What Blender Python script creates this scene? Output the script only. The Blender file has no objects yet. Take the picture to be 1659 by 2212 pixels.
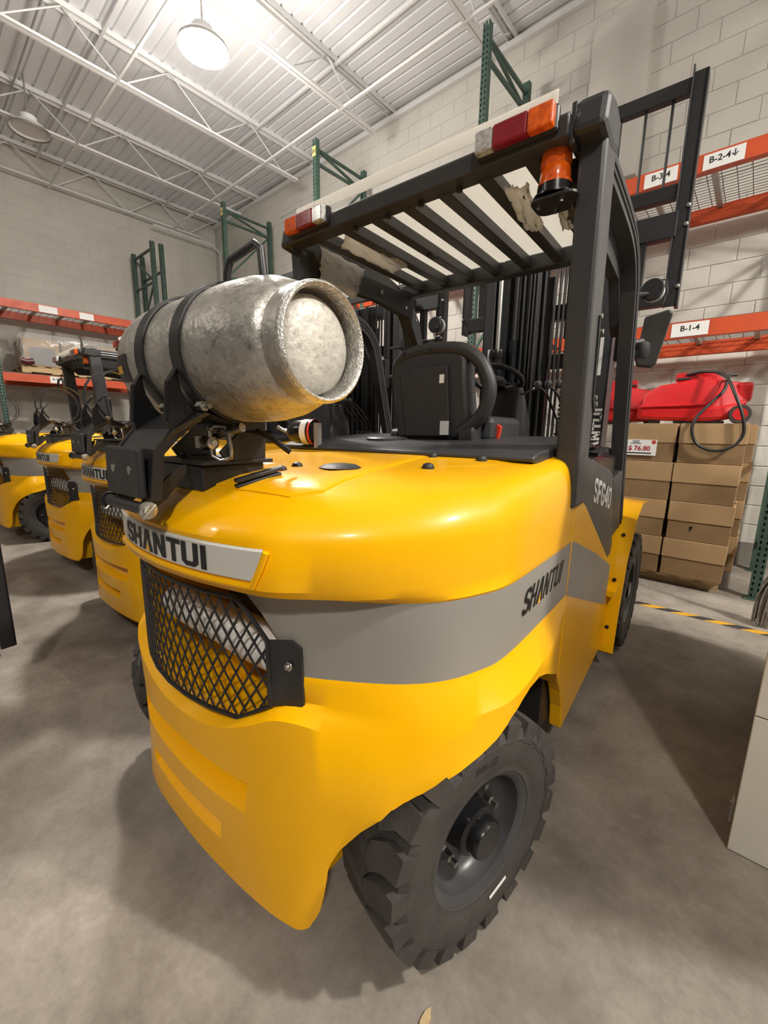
import bpy, bmesh, math, random
from mathutils import Vector, Matrix
random.seed(7)
SC = bpy.context.scene
COL = SC.collection
PI = math.pi

# ------------------------------------------------------------------ camera
H = 1.35
PITCH, ROLL, YAW = 0.19252955, 0.01615611, 0.71796649
DY = 0.05601974                     # heading of the parked trucks against the walls
cam_d = bpy.data.cameras.new('camera')
cam = bpy.data.objects.new('camera', cam_d); COL.objects.link(cam)
_fy = Vector((-math.sin(YAW), math.cos(YAW), 0)); _rt = Vector((math.cos(YAW), math.sin(YAW), 0)); _up = Vector((0, 0, 1))
_f = math.cos(PITCH)*_fy - math.sin(PITCH)*_up
_u = math.sin(PITCH)*_fy + math.cos(PITCH)*_up
_r2 = math.cos(ROLL)*_rt + math.sin(ROLL)*_u
_u2 = -math.sin(ROLL)*_rt + math.cos(ROLL)*_u
M3 = Matrix((_r2, _u2, -_f)).transposed()
cam.matrix_world = Matrix.Translation((0, 0, H)) @ M3.to_4x4()
cam_d.sensor_fit = 'VERTICAL'; cam_d.sensor_height = 36.0
cam_d.lens = 903.976/2212.0*36.0
cam_d.clip_start = 0.02; cam_d.clip_end = 100
SC.camera = cam

# ------------------------------------------------------------------ world, exposure
w = bpy.data.worlds.new('world'); SC.world = w; w.use_nodes = True
w.node_tree.nodes['Background'].inputs[0].default_value = (1.0, 0.95, 0.88, 1)
w.node_tree.nodes['Background'].inputs[1].default_value = 0.02
SC.view_settings.view_transform = 'Standard'
SC.view_settings.look = 'None'
SC.view_settings.gamma = 1.0
SC.view_settings.use_curve_mapping = False
SC.view_settings.exposure = 0.30
LAMP_Z = 5.23
LAMPS = [(-4.90, 2.63, 640), (3.5, 2.75, 900), (2.4, -2.3, 400), (-5.5, -3.6, 60)]
UP = .34                            # share of lamp power given to an added point that brightens the ceiling
LAMP_COL = (1.0, 0.945, 0.86)

# ------------------------------------------------------------------ materials
def mat(name, col, rough=.5, metal=0., var=.0, vscale=6., bump=0., bscale=40., col2=None, coat=0., emit=None, trans=0., alpha=1., detail=4., stretch=None, spec=None):
    m = bpy.data.materials.new(name); m.use_nodes = True
    nt = m.node_tree; b = nt.nodes['Principled BSDF']
    b.inputs['Base Color'].default_value = (*col, 1); b.inputs['Roughness'].default_value = rough; b.inputs['Metallic'].default_value = metal
    if coat: b.inputs['Coat Weight'].default_value = coat; b.inputs['Coat Roughness'].default_value = .08
    if trans: b.inputs['Transmission Weight'].default_value = trans
    if alpha < 1: b.inputs['Alpha'].default_value = alpha
    if spec is not None: b.inputs['Specular IOR Level'].default_value = spec
    if emit: b.inputs['Emission Color'].default_value = (*emit[0], 1); b.inputs['Emission Strength'].default_value = emit[1]
    if var or bump:
        tc = nt.nodes.new('ShaderNodeTexCoord'); src = tc.outputs['Object']
        if stretch:
            mp = nt.nodes.new('ShaderNodeMapping'); mp.inputs['Scale'].default_value = stretch
            nt.links.new(src, mp.inputs[0]); src = mp.outputs[0]
        if var:
            n = nt.nodes.new('ShaderNodeTexNoise'); n.inputs['Scale'].default_value = vscale; n.inputs['Detail'].default_value = detail
            nt.links.new(src, n.inputs['Vector'])
            mr = nt.nodes.new('ShaderNodeMapRange'); mr.inputs[1].default_value = .3; mr.inputs[2].default_value = .7
            nt.links.new(n.outputs[0], mr.inputs[0])
            mx = nt.nodes.new('ShaderNodeMix'); mx.data_type = 'RGBA'
            c2 = col2 or tuple(c*(1-var) for c in col)
            mx.inputs[6].default_value = (*col, 1); mx.inputs[7].default_value = (*c2, 1)
            nt.links.new(mr.outputs[0], mx.inputs[0]); nt.links.new(mx.outputs[2], b.inputs['Base Color'])
            r2 = nt.nodes.new('ShaderNodeMapRange'); r2.inputs[1].default_value = .2; r2.inputs[2].default_value = .8
            r2.inputs[3].default_value = max(.03, rough-.06); r2.inputs[4].default_value = min(1, rough+.08)
            nt.links.new(n.outputs[0], r2.inputs[0]); nt.links.new(r2.outputs[0], b.inputs['Roughness'])
        if bump:
            n2 = nt.nodes.new('ShaderNodeTexNoise'); n2.inputs['Scale'].default_value = bscale; n2.inputs['Detail'].default_value = 6
            nt.links.new(src, n2.inputs['Vector'])
            bp = nt.nodes.new('ShaderNodeBump'); bp.inputs['Strength'].default_value = bump; bp.inputs['Distance'].default_value = .01
            nt.links.new(n2.outputs[0], bp.inputs['Height']); nt.links.new(bp.outputs[0], b.inputs['Normal'])
    return m

Y = mat('yellow_paint', (.92, .46, .001), .30, var=.05, vscale=3., bump=.03, bscale=18, coat=.16, spec=.25)
GS = mat('grey_stripe', (.30, .285, .26), .42, var=.08, vscale=4)
WP = mat('white_plate', (.62, .61, .57), .35, var=.08)
BK = mat('black_steel', (.022, .022, .024), .42, var=.3, vscale=12, bump=.05, bscale=60)
BG = mat('black_gloss', (.010, .010, .011), .22, var=.2, vscale=9, bump=.06, bscale=20)
DG = mat('dark_grey_steel', (.045, .046, .05), .40, var=.2, vscale=9, bump=.03, bscale=90)
PL = mat('black_plastic', (.028, .028, .030), .50, var=.15, vscale=20, bump=.05, bscale=150)
RB = mat('tyre_rubber', (.060, .052, .046), .75, var=.35, vscale=14, bump=.15, bscale=60)
RM = mat('rim_paint', (.055, .055, .058), .34, var=.3, vscale=8)
BLK = mat('letter_black', (.012, .012, .012), .5)
WHT = mat('letter_white', (.85, .85, .83), .5)
CHR = mat('zinc_metal', (.55, .54, .50), .32, 1., var=.3, vscale=30, bump=.05)
def worn_alu(name, dark, mid, light, metal, rough):
    m = mat(name, mid, rough, metal, bump=.3, bscale=60); nt = m.node_tree; b = nt.nodes['Principled BSDF']
    tc = nt.nodes.new('ShaderNodeTexCoord')
    def nz(s, d, r, stretch=None):
        n = nt.nodes.new('ShaderNodeTexNoise'); n.inputs['Scale'].default_value = s; n.inputs['Detail'].default_value = d; n.inputs['Roughness'].default_value = r
        src = tc.outputs['Object']
        if stretch:
            mp = nt.nodes.new('ShaderNodeMapping'); mp.inputs['Scale'].default_value = stretch; mp.inputs['Rotation'].default_value = (.5, .3, .9); nt.links.new(src, mp.inputs[0]); src = mp.outputs[0]
        nt.links.new(src, n.inputs['Vector']); return n
    def fac(n, a, c):
        r = nt.nodes.new('ShaderNodeMapRange'); r.inputs[1].default_value = a; r.inputs[2].default_value = c; nt.links.new(n.outputs[0], r.inputs[0]); return r
    def mixc(f, a, c):
        x = nt.nodes.new('ShaderNodeMix'); x.data_type = 'RGBA'; nt.links.new(f.outputs[0], x.inputs[0])
        for sock, v in ((6, a), (7, c)):
            if isinstance(v, tuple): x.inputs[sock].default_value = (*v, 1)
            else: nt.links.new(v.outputs[2], x.inputs[sock])
        return x
    x = mixc(fac(nz(7, 12, .72), .40, .66), mid, dark)
    x = mixc(fac(nz(48, 10, .75), .52, .70), x, tuple(c*.62 for c in dark))
    x = mixc(fac(nz(30, 8, .8, (1, 1, 9)), .60, .70), x, light)
    x = mixc(fac(nz(26, 8, .8, (9, 1, 1)), .61, .70), x, light)
    nt.links.new(x.outputs[2], b.inputs['Base Color'])
    rr = fac(nz(20, 8, .7), .3, .7); rr.inputs[3].default_value = rough-.12; rr.inputs[4].default_value = rough+.14
    nt.links.new(rr.outputs[0], b.inputs['Roughness'])
    return m
AL = worn_alu('worn_aluminium', (.30, .285, .26), (.52, .50, .465), (.90, .89, .86), .62, .40)
ALR = mat('bright_aluminium', (.85, .84, .81), .30, .9, var=.5, vscale=120, col2=(.42, .41, .38), bump=.5, bscale=220)
ALF = worn_alu('dull_aluminium', (.42, .395, .35), (.60, .57, .515), (.78, .76, .72), .25, .52)
FOIL = mat('crinkled_foil', (.86, .85, .83), .32, .15, bump=1., bscale=24)
AMB = mat('amber_lens', (.95, .16, .01), .12, var=.3, vscale=50, col2=(.55, .06, .005), coat=.6)
REDL = mat('red_lens', (.30, .012, .022), .15, var=.3, vscale=60, coat=.6)
CLR = mat('clear_lens', (.80, .80, .78), .10, .3, var=.6, vscale=60, coat=.6)
WRAP = mat('bubble_wrap', (.92, .92, .92), .22, alpha=.80, bump=.5, bscale=110)
ROOF = mat('frosted_roof_sheet', (.86, .85, .83), .35, var=.06, vscale=5)
def translucent(mt):
    nt = mt.node_tree; b = nt.nodes['Principled BSDF']; out = nt.nodes['Material Output']
    t = nt.nodes.new('ShaderNodeBsdfTranslucent'); t.inputs[0].default_value = (.92, .90, .85, 1)
    m = nt.nodes.new('ShaderNodeMixShader'); m.inputs[0].default_value = .6
    nt.links.new(b.outputs[0], m.inputs[1]); nt.links.new(t.outputs[0], m.inputs[2]); nt.links.new(m.outputs[0], out.inputs[0])
translucent(ROOF); translucent(WRAP)
FILM = mat('stretch_film', (.80, .79, .77), .10, alpha=.26, bump=.9, bscale=9)
MIR = mat('mirror_glass', (.75, .76, .78), .02, 1.)
ORG = mat('orange_beam_paint', (.62, .085, .022), .45, var=.2, vscale=6)
GRN = mat('green_rack_paint', (.060, .115, .088), .45, var=.3, vscale=8)
WIRE = mat('deck_wire', (.16, .15, .14), .45, .5)
CHN = mat('deck_channel', (.40, .38, .35), .45, .4)
PAP = mat('label_paper', (.80, .80, .79), .6)
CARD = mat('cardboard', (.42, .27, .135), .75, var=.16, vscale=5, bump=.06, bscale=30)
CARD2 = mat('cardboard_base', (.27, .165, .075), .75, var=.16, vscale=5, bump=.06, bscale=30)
WOOD = mat('pallet_wood', (.58, .42, .22), .7, var=.3, vscale=4, stretch=(1, 8, 8), bump=.1)
RED = mat('red_plastic', (.66, .018, .022), .36, var=.12, vscale=8, bump=.03, bscale=90)
HOSE = mat('hose_rubber', (.018, .018, .018), .4)
WB = mat('white_enamel', (.74, .70, .62), .33, var=.12, vscale=3, bump=.03, bscale=10)
CEIL = mat('ceiling_paint', (.80, .81, .84), .6, var=.05, vscale=1.5)
JST = mat('joist_paint', (.80, .80, .80), .5, var=.05)
CBR = mat('concrete_stem', (.33, .30, .26), .8, var=.35, vscale=5, bump=.2)
ROPE = mat('mop_cotton', (.30, .265, .225), .9, var=.4, vscale=25, bump=.3)
YT = mat('tape_yellow', (.68, .36, .03), .55, var=.3, vscale=30)
KT = mat('tape_black', (.04, .04, .042), .55, var=.3, vscale=30)
REDT = mat('red_buckle', (.75, .05, .025), .4)
BULB = mat('lamp_glow', (1, 1, 1), .4, emit=((1, .93, .80), 60.))
DULLBULB = mat('lamp_off', (.7, .7, .7), .3)
GLS = mat('lamp_globe', (.9, .9, .88), .1, alpha=.3)
YSTK = mat('yellow_plate', (.68, .60, .22), .5)
ORST = mat('sticker_red', (.6, .08, .05), .5)

def block_mat(name, a, b):
    m = mat(name, a, .62, var=.2, vscale=2.2, col2=b, bump=.25, bscale=55, detail=6)
    return m
BLW = block_mat('block_paint', (.68, .655, .60), (.62, .595, .545))
FARW = block_mat('far_wall_dark', (.16, .15, .14), (.12, .11, .10))  # unseen walls, coloured dark to cut bounced light and deepen shadows
JNT = block_mat('joint_paint', (.60, .575, .53), (.55, .53, .48))

def floor_mat():
    m = bpy.data.materials.new('concrete_floor'); m.use_nodes = True
    nt = m.node_tree; b = nt.nodes['Principled BSDF']
    tc = nt.nodes.new('ShaderNodeTexCoord')
    def noise(s, d, r=.6):
        n = nt.nodes.new('ShaderNodeTexNoise'); n.inputs['Scale'].default_value = s; n.inputs['Detail'].default_value = d; n.inputs['Roughness'].default_value = r
        nt.links.new(tc.outputs['Object'], n.inputs['Vector']); return n
    def ramp(n, p0, p1, c0, c1):
        r = nt.nodes.new('ShaderNodeValToRGB'); r.color_ramp.elements[0].position = p0; r.color_ramp.elements[1].position = p1
        r.color_ramp.elements[0].color = (*c0, 1); r.color_ramp.elements[1].color = (*c1, 1)
        nt.links.new(n.outputs[0], r.inputs[0]); return r
    def mix(kind, f, a, c):
        x = nt.nodes.new('ShaderNodeMix'); x.data_type = 'RGBA'; x.blend_type = kind; x.inputs[0].default_value = f
        nt.links.new(a.outputs[2] if a.bl_idname == 'ShaderNodeMix' else a.outputs[0], x.inputs[6])
        nt.links.new(c.outputs[0], x.inputs[7]); return x
    r1 = ramp(noise(.9, 8), .36, .66, (.185, .160, .133), (.37, .328, .285))
    r2 = ramp(noise(4.5, 12, .72), .42, .68, (1, 1, 1), (.58, .56, .54))
    r3 = ramp(noise(40, 6, .7), .35, .75, (.85, .85, .85), (1.12, 1.12, 1.12))
    r4 = ramp(noise(9, 12, .75), .655, .72, (0, 0, 0), (.07, .067, .062))
    x = mix('MULTIPLY', .8, r1, r2); x = mix('MULTIPLY', .8, x, r3)
    x = mix('ADD', .9, x, r4)
    nt.links.new(x.outputs[2], b.inputs['Base Color'])
    rr = nt.nodes.new('ShaderNodeMapRange'); rr.inputs[3].default_value = .42; rr.inputs[4].default_value = .75
    nt.links.new(r2.outputs[0], rr.inputs[0]); nt.links.new(rr.outputs[0], b.inputs['Roughness'])
    bp = nt.nodes.new('ShaderNodeBump'); bp.inputs['Strength'].default_value = .12; bp.inputs['Distance'].default_value = .01
    nt.links.new(r3.outputs[0], bp.inputs['Height']); nt.links.new(bp.outputs[0], b.inputs['Normal'])
    return m
FLOOR = floor_mat()

# ------------------------------------------------------------------ mesh helpers
class MB:
    def __init__(s): s.v = []; s.f = []; s.mi = []; s.cur = 0
    def add(s, vs, fs):
        o = len(s.v); s.v += [tuple(p) for p in vs]
        for f in fs: s.f.append(tuple(o+i for i in f)); s.mi.append(s.cur)
        return s
    def box(s, x0, x1, y0, y1, z0, z1, mtx=None, ch=0.):
        if ch:
            pts = []; c = ch
            return s.prismz([(x0+c, y0), (x1-c, y0), (x1, y0+c), (x1, y1-c), (x1-c, y1), (x0+c, y1), (x0, y1-c), (x0, y0+c)], z0, z1, mtx)
        vs = [(x0, y0, z0), (x1, y0, z0), (x1, y1, z0), (x0, y1, z0), (x0, y0, z1), (x1, y0, z1), (x1, y1, z1), (x0, y1, z1)]
        if mtx is not None: vs = [tuple(mtx @ Vector(p)) for p in vs]
        return s.add(vs, [(0, 3, 2, 1), (4, 5, 6, 7), (0, 1, 5, 4), (1, 2, 6, 5), (2, 3, 7, 6), (3, 0, 4, 7)])
    def beam(s, p0, p1, w, h, up=(0, 0, 1)):
        p0 = Vector(p0); p1 = Vector(p1); d = (p1-p0); L = d.length; d.normalize()
        u = Vector(up); x = d.cross(u)
        if x.length < 1e-4: x = d.cross(Vector((1, 0, 0)))
        x.normalize(); z = x.cross(d)
        vs = []
        for p in (p0, p1):
            for a, b in ((-1, -1), (1, -1), (1, 1), (-1, 1)): vs.append(p+x*(a*w/2)+z*(b*h/2))
        return s.add(vs, [(0, 1, 2, 3), (7, 6, 5, 4), (0, 4, 5, 1), (1, 5, 6, 2), (2, 6, 7, 3), (3, 7, 4, 0)])
    def tube(s, pts, r, n=8, closed=False, flat=None):
        pts = [Vector(p) for p in pts]; m = len(pts); o = len(s.v)
        rs = r if isinstance(r, (list, tuple)) else [r]*m
        prev = None; rings = []
        for i, p in enumerate(pts):
            if closed: t = pts[(i+1) % m]-pts[i-1]
            else: t = pts[min(i+1, m-1)]-pts[max(i-1, 0)]
            t.normalize()
            if prev is None:
                a = Vector((0, 0, 1)) if abs(t.z) < .9 else Vector((1, 0, 0))
                x = t.cross(a).normalized()
            else:
                x = (prev-t*prev.dot(t)).normalized()
            prev = x; y = t.cross(x)
            rings.append([p+(x*math.cos(2*PI*k/n)+y*math.sin(2*PI*k/n))*rs[i] for k in range(n)])
        for rg in rings: s.v += [tuple(q) for q in rg]
        R = m if closed else m-1
        for i in range(R):
            j = (i+1) % m
            for k in range(n):
                k2 = (k+1) % n
                s.f.append((o+i*n+k, o+i*n+k2, o+j*n+k2, o+j*n+k)); s.mi.append(s.cur)
        if not closed:
            s.f.append(tuple(o+k for k in range(n))[::-1]); s.f.append(tuple(o+(m-1)*n+k for k in range(n))); s.mi += [s.cur]*2
        return s
    def lathe(s, prof, org=(0, 0, 0), axis='x', n=32, cap=True):
        o = len(s.v); org = Vector(org)
        for r, a in prof:
            for k in range(n):
                c, d = math.cos(2*PI*k/n)*r, math.sin(2*PI*k/n)*r
                p = {'x': (a, c, d), 'y': (d, a, c), 'z': (c, d, a)}[axis]
                s.v.append(tuple(org+Vector(p)))
        m = len(prof)
        for i in range(m-1):
            for k in range(n):
                k2 = (k+1) % n
                s.f.append((o+i*n+k, o+i*n+k2, o+(i+1)*n+k2, o+(i+1)*n+k)); s.mi.append(s.cur)
        if cap:
            s.f.append(tuple(o+k for k in range(n))[::-1]); s.f.append(tuple(o+(m-1)*n+k for k in range(n))); s.mi += [s.cur]*2
        return s
    def prism(s, poly, a0, a1, tf, mtx=None):
        n = len(poly); vs = [tf(p, a0) for p in poly]+[tf(p, a1) for p in poly]
        if mtx is not None: vs = [tuple(mtx @ Vector(p)) for p in vs]
        fs = [tuple(range(n))[::-1], tuple(range(n, 2*n))]+[(i, (i+1) % n, n+(i+1) % n, n+i) for i in range(n)]
        return s.add(vs, fs)
    def prismx(s, poly, x0, x1, mtx=None): return s.prism(poly, x0, x1, lambda p, a: (a, p[0], p[1]), mtx)
    def prismy(s, poly, y0, y1, mtx=None): return s.prism(poly, y0, y1, lambda p, a: (p[0], a, p[1]), mtx)
    def prismz(s, poly, z0, z1, mtx=None): return s.prism(poly, z0, z1, lambda p, a: (p[0], p[1], a), mtx)
    def loft(s, rings, closed=True, caps=True):
        o = len(s.v); n = len(rings[0])
        for r in rings: s.v += [tuple(p) for p in r]
        for i in range(len(rings)-1):
            for k in range(n if closed else n-1):
                k2 = (k+1) % n
                s.f.append((o+i*n+k, o+i*n+k2, o+(i+1)*n+k2, o+(i+1)*n+k)); s.mi.append(s.cur)
        if caps:
            s.f.append(tuple(o+k for k in range(n))[::-1]); s.f.append(tuple(o+(len(rings)-1)*n+k for k in range(n))); s.mi += [s.cur]*2
        return s
    def mesh(s, name, mats, smooth=38, recalc=True):
        me = bpy.data.meshes.new(name); me.from_pydata(s.v, [], s.f)
        for m in (mats if isinstance(mats, (list, tuple)) else [mats]): me.materials.append(m)
        me.polygons.foreach_set('material_index', s.mi)
        if recalc:
            bm = bmesh.new(); bm.from_mesh(me); bmesh.ops.recalc_face_normals(bm, faces=bm.faces[:]); bm.to_mesh(me); bm.free()
        finish(me, smooth)
        return me
    def build(s, name, mats, parent=None, smooth=38, bevel=0., loc=None, rotz=None, recalc=True, **kw):
        return link(name, s.mesh(name, mats, smooth, recalc), parent, bevel, loc, rotz, **kw)
def finish(me, smooth):
    if smooth:
        me.polygons.foreach_set('use_smooth', [True]*len(me.polygons))
        me.set_sharp_from_angle(angle=math.radians(smooth))
    me.update()
def link(name, me, parent=None, bevel=0., loc=None, rotz=None, label=None, cat=None, group=None, kind=None):
    o = bpy.data.objects.new(name, me); COL.objects.link(o)
    if parent: o.parent = parent
    if loc: o.location = loc
    if rotz is not None: o.rotation_euler = (0, 0, rotz)
    if bevel:
        b = o.modifiers.new('bevel', 'BEVEL'); b.width = bevel; b.segments = 2; b.limit_method = 'ANGLE'; b.angle_limit = math.radians(40); b.use_clamp_overlap = True
    if label: o['label'] = label
    if cat: o['category'] = cat
    if group: o['group'] = group
    if kind: o['kind'] = kind
    return o
def thing(name, label, cat, loc=(0, 0, 0), rotz=0., group=None):
    o = bpy.data.objects.new(name, None); COL.objects.link(o); o.empty_display_size = .1
    o.location = loc; o.rotation_euler = (0, 0, rotz); o['label'] = label; o['category'] = cat
    if group: o['group'] = group
    return o
def dup(root, loc, rotz, label, group=None):
    def rec(o, par):
        c = o.copy(); COL.objects.link(c)
        if par: c.parent = par
        for ch in list(o.children):
            if ch.get('solo'): continue
            rec(ch, c)
        return c
    r = rec(root, None); r.location = loc; r.rotation_euler = (0, 0, rotz); r['label'] = label
    if group: r['group'] = group
    return r
def text_mesh(body, size, name='lettering', extrude=0., offset=0., shear=0., align='CENTER'):
    c = bpy.data.curves.new(name, 'FONT'); c.body = body; c.size = size; c.extrude = extrude; c.offset = offset; c.shear = shear
    c.align_x = align; c.align_y = 'CENTER'; c.resolution_u = 3
    o = bpy.data.objects.new(name, c); COL.objects.link(o)
    me = bpy.data.meshes.new_from_object(o)
    bpy.data.objects.remove(o); bpy.data.curves.remove(c)
    return me
def put_text(body, size, m, parent, org, xdir, updir, name='lettering', offset=0., shear=0., align='CENTER'):
    me = text_mesh(body, size, name, 0, offset, shear, align)
    me.materials.clear(); me.materials.append(m)
    x = Vector(xdir).normalized(); u = Vector(updir).normalized(); n = x.cross(u)
    mt = Matrix((x, u, n)).transposed().to_4x4(); mt.translation = Vector(org)
    me.transform(mt)
    return link(name, me, parent)
def crom(pts, n):
    """smooth curve through pts, n samples per span"""
    out = []; P = [Vector(p) for p in pts]; P = [P[0]*2-P[1]]+P+[P[-1]*2-P[-2]]
    for i in range(1, len(P)-2):
        for k in range(n):
            t = k/n; a, b, c, d = P[i-1], P[i], P[i+1], P[i+2]
            out.append(.5*((2*b)+(c-a)*t+(2*a-5*b+4*c-d)*t*t+(3*b-a-3*c+d)*t**3))
    out.append(P[-2]); return out
def arc(cx, cy, r, a0, a1, n): return [(cx+r*math.cos(math.radians(a0+(a1-a0)*k/n)), cy+r*math.sin(math.radians(a0+(a1-a0)*k/n))) for k in range(n+1)]
def rrect(x0, x1, y0, y1, r, n=4):
    return arc(x1-r, y0+r, r, -90, 0, n)+arc(x1-r, y1-r, r, 0, 90, n)+arc(x0+r, y1-r, r, 90, 180, n)+arc(x0+r, y0+r, r, 180, 270, n)
def bolts(name, m, parent, items, axis='z', n=8):
    """one object per bolt: items of (profile, position); alike profiles share a mesh"""
    cache = {}
    for prof, p in items:
        key = tuple(prof)
        if key not in cache: cache[key] = MB().lathe(prof, (0, 0, 0), axis, n).mesh(name, m, 30)
        link(name, cache[key], parent, loc=p)

# stroke letters --------------------------------------------------------------
GL = {
 'S': (.72, [[(.57, .72), (.57, .80), (.47, .9), (.2, .9), (.1, .8), (.1, .63), (.2, .54), (.47, .46), (.57, .37), (.57, .2), (.47, .1), (.2, .1), (.1, .2), (.1, .28)]]),
 'H': (.74, [[(.1, 0), (.1, 1)], [(.57, 0), (.57, 1)], [(.1, .5), (.57, .5)]]),
 'A': (.76, [[(.10, 0), (.33, 1.0)], [(.60, 0), (.37, 1.0)], [(.35, .55), (.35, 1.0)]]),
 'N': (.74, [[(.1, 0), (.1, 1)], [(.57, 0), (.57, 1)], [(.13, .95), (.54, .05)]]),
 'T': (.68, [[(.32, 0), (.32, .9)], [(0, .9), (.64, .9)]]),
 'U': (.74, [[(.1, 1), (.1, .2), (.2, .1), (.47, .1), (.57, .2), (.57, 1)]]),
 'I': (.26, [[(.12, 0), (.12, 1)]]),
 'F': (.66, [[(.1, 0), (.1, 1)], [(.1, .91), (.57, .91)], [(.1, .5), (.5, .5)]]),
 'G': (.74, [[(.57, .72), (.57, .80), (.47, .9), (.2, .9), (.1, .8), (.1, .2), (.2, .1), (.47, .1), (.57, .2), (.57, .46), (.36, .46)]]),
 '4': (.72, [[(.47, 0), (.47, 1), (.07, .33), (.64, .33)]]),
 '0': (.74, [[(.2, .9), (.1, .8), (.1, .2), (.2, .1), (.47, .1), (.57, .2), (.57, .8), (.47, .9), (.2, .9)]]),
}
def strokes(text, fmap, wid=.19, tri=None):
    """fmap(s,t)->3d with s along the word and t up, in letter heights; returns meshbuilder (and one for the triangle in the A)"""
    mb = MB(); tb = MB(); x = 0.
    for ch in text:
        adv, polys = GL[ch]
        for pl in polys:
            for i in range(len(pl)-1):
                a = Vector((*pl[i], 0)); b = Vector((*pl[i+1], 0)); d = (b-a).normalized(); nrm = Vector((-d.y, d.x, 0))*wid/2
                e0 = d*wid*.24 if i > 0 else Vector((0, 0, 0)); e1 = d*wid*.24 if i < len(pl)-2 else Vector((0, 0, 0))
                q = [a-e0-nrm, b+e1-nrm, b+e1+nrm, a-e0+nrm]
                mb.add([fmap(x+p.x, min(1, max(0, p.y))) for p in q], [(0, 1, 2, 3)])
        if ch == 'A':
            tb.add([fmap(x+.22, .0), fmap(x+.48, .0), fmap(x+.35, .42)][:3], [(0, 1, 2)])
        x += adv
    return mb, tb, x

# ------------------------------------------------------------------ setting
fl = MB().box(-11.5, 9.5, -12, 6.2, -.1, 0).build('floor', FLOOR, kind='structure')
WY = 5.78                                     # face of the wall behind the racks
WX = -10.75                                   # face of the left wall
wb = MB().box(WX-.3, 9.5, WY+.007, WY+.25, 0, 6.4).build('wall_back', JNT, kind='structure')
wl = MB().box(WX-.25, WX-.005, -12, WY+.25, 0, 6.4).build('wall_left', JNT, kind='structure')
MB().box(9.4, 9.6, -12, WY, 0, 6.4).build('wall_right', FARW, kind='structure')
MB().box(WX, 9.4, -12.15, -11.95, 0, 6.4).build('wall_front', FARW, kind='structure')
# blocks of the back wall: the 300 nearest the lens one by one, the rest joined
BW, BH = .4064, .2032
blk = MB(); c = .004
blk.loft([[(c, .016, c), (BW-c, .016, c), (BW-c, .016, BH-c), (c, .016, BH-c)],
          [(c, .003, c), (BW-c, .003, c), (BW-c, .003, BH-c), (c, .003, BH-c)],
          [(c+.005, 0, c+.005), (BW-c-.005, 0, c+.005), (BW-c-.005, 0, BH-c-.005), (c+.005, 0, BH-c-.005)]])
blk_me = blk.mesh('block', BLW, 0)
stem = MB().box(WX-.2, 9.4, WY-.004, WY+.02, 0, .235).build('stem_wall', CBR, wb)
cells = []
for r in range(30):
    z = .235+r*BH
    if z+BH > 6.3: break
    for k in range(-30, 23):
        x = k*BW+(BW/2 if r % 2 else 0)
        if x < WX or x+BW > 9.3: continue
        cells.append((x, z))
def vis_key(cz): return (cz[0]+.2)**2+WY**2+(cz[1]-1.3)**2 + (1e4 if cz[0] > .45 or (cz[0] > -.5 and cz[1] > 4.2) else 0)
cells.sort(key=vis_key)
rest = MB()
for i, (x, z) in enumerate(cells):
    if i < 300:
        o = link('block', blk_me, wb, loc=(x, WY+random.uniform(-.0015, .0015), z))
    else:
        rest.box(x+.0025, x+BW-.0025, WY+.003, WY+.014, z+.0025, z+BH-.0025)
rest.build('blocks', BLW, wb, 0, kind='stuff', recalc=False)
rest = MB()
for r in range(31):
    z = r*BH
    if z+BH > 6.3: break
    for k in range(-28, 15):
        y = k*BW+(BW/2 if r % 2 else 0)
        rest.box(WX-.014, WX, y+.0015, y+BW-.0015, z+.0015, z+BH-.0015)
rest.build('blocks', BLW, wl, 0, kind='stuff', recalc=False)
MB().prismx([(WY-.10, 4.15), (WY-.10, 5.62), (WY-.02, 5.86), (WY+.02, 5.86), (WY+.02, 4.15)], -1.98, -1.40).build('pilaster', BLW, wb, bevel=.006)
# ceiling deck: ribs run along X
CZ = 6.27
dk = MB(); y = -12.
prof = []
while y < WY+.2:
    prof += [(y, CZ), (y+.012, CZ-.026), (y+.122, CZ-.026), (y+.134, CZ)]
    y += .152
ring0 = [(WX-.3, a, b) for a, b in prof]; ring1 = [(9.6, a, b) for a, b in prof]
dk.loft([ring0, ring1], closed=False, caps=False)
dk.box(WX-.3, 9.6, -12.1, WY+.3, CZ+.02, CZ+.1)
ce = dk.build('ceiling', CEIL, None, 30, recalc=False, kind='structure')
n_tr = 1
for X in (-10.55, -8.8, -6.88, -4.98, -3.0, -1.05, .9, 2.8, 4.7, 6.6):
    j = MB(); zt = CZ-.039; zb = CZ-.52
    for sx in (-.035, .035):
        j.box(X+sx-.022, X+sx+.022, -4.9, WY, zt-.012, zt+.012)
        j.box(X+(sx*.95)-.003+(.02 if sx > 0 else -.02), X+sx*.95+.003+(.02 if sx > 0 else -.02), -4.9, WY, zt-.05, zt)
    jo = j.build('trim_%d' % n_tr, JST, None, 30, kind='structure'); n_tr += 1
    bcb = MB()
    for sx in (-.028, .028): bcb.box(X+sx-.02, X+sx+.02, -4.4, WY-.45, zb-.02, zb+.008)
    bcb.build('bottom_chord', JST, jo, 0)
    yy = WY-.05; up = True; web = MB(); ys = [WY-.12]
    p = (X, WY-.12, zt-.02); k = 0
    yv = WY-.75
    pts = [p]
    while yv > -4.6:
        pts.append((X, yv, zb if len(pts) % 2 else zt-.02)); yv -= .62
    for a, b in zip(pts, pts[1:]): web.tube([a, b], .011, 6)
    web.build('web_rods', JST, jo, 60)
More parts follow.
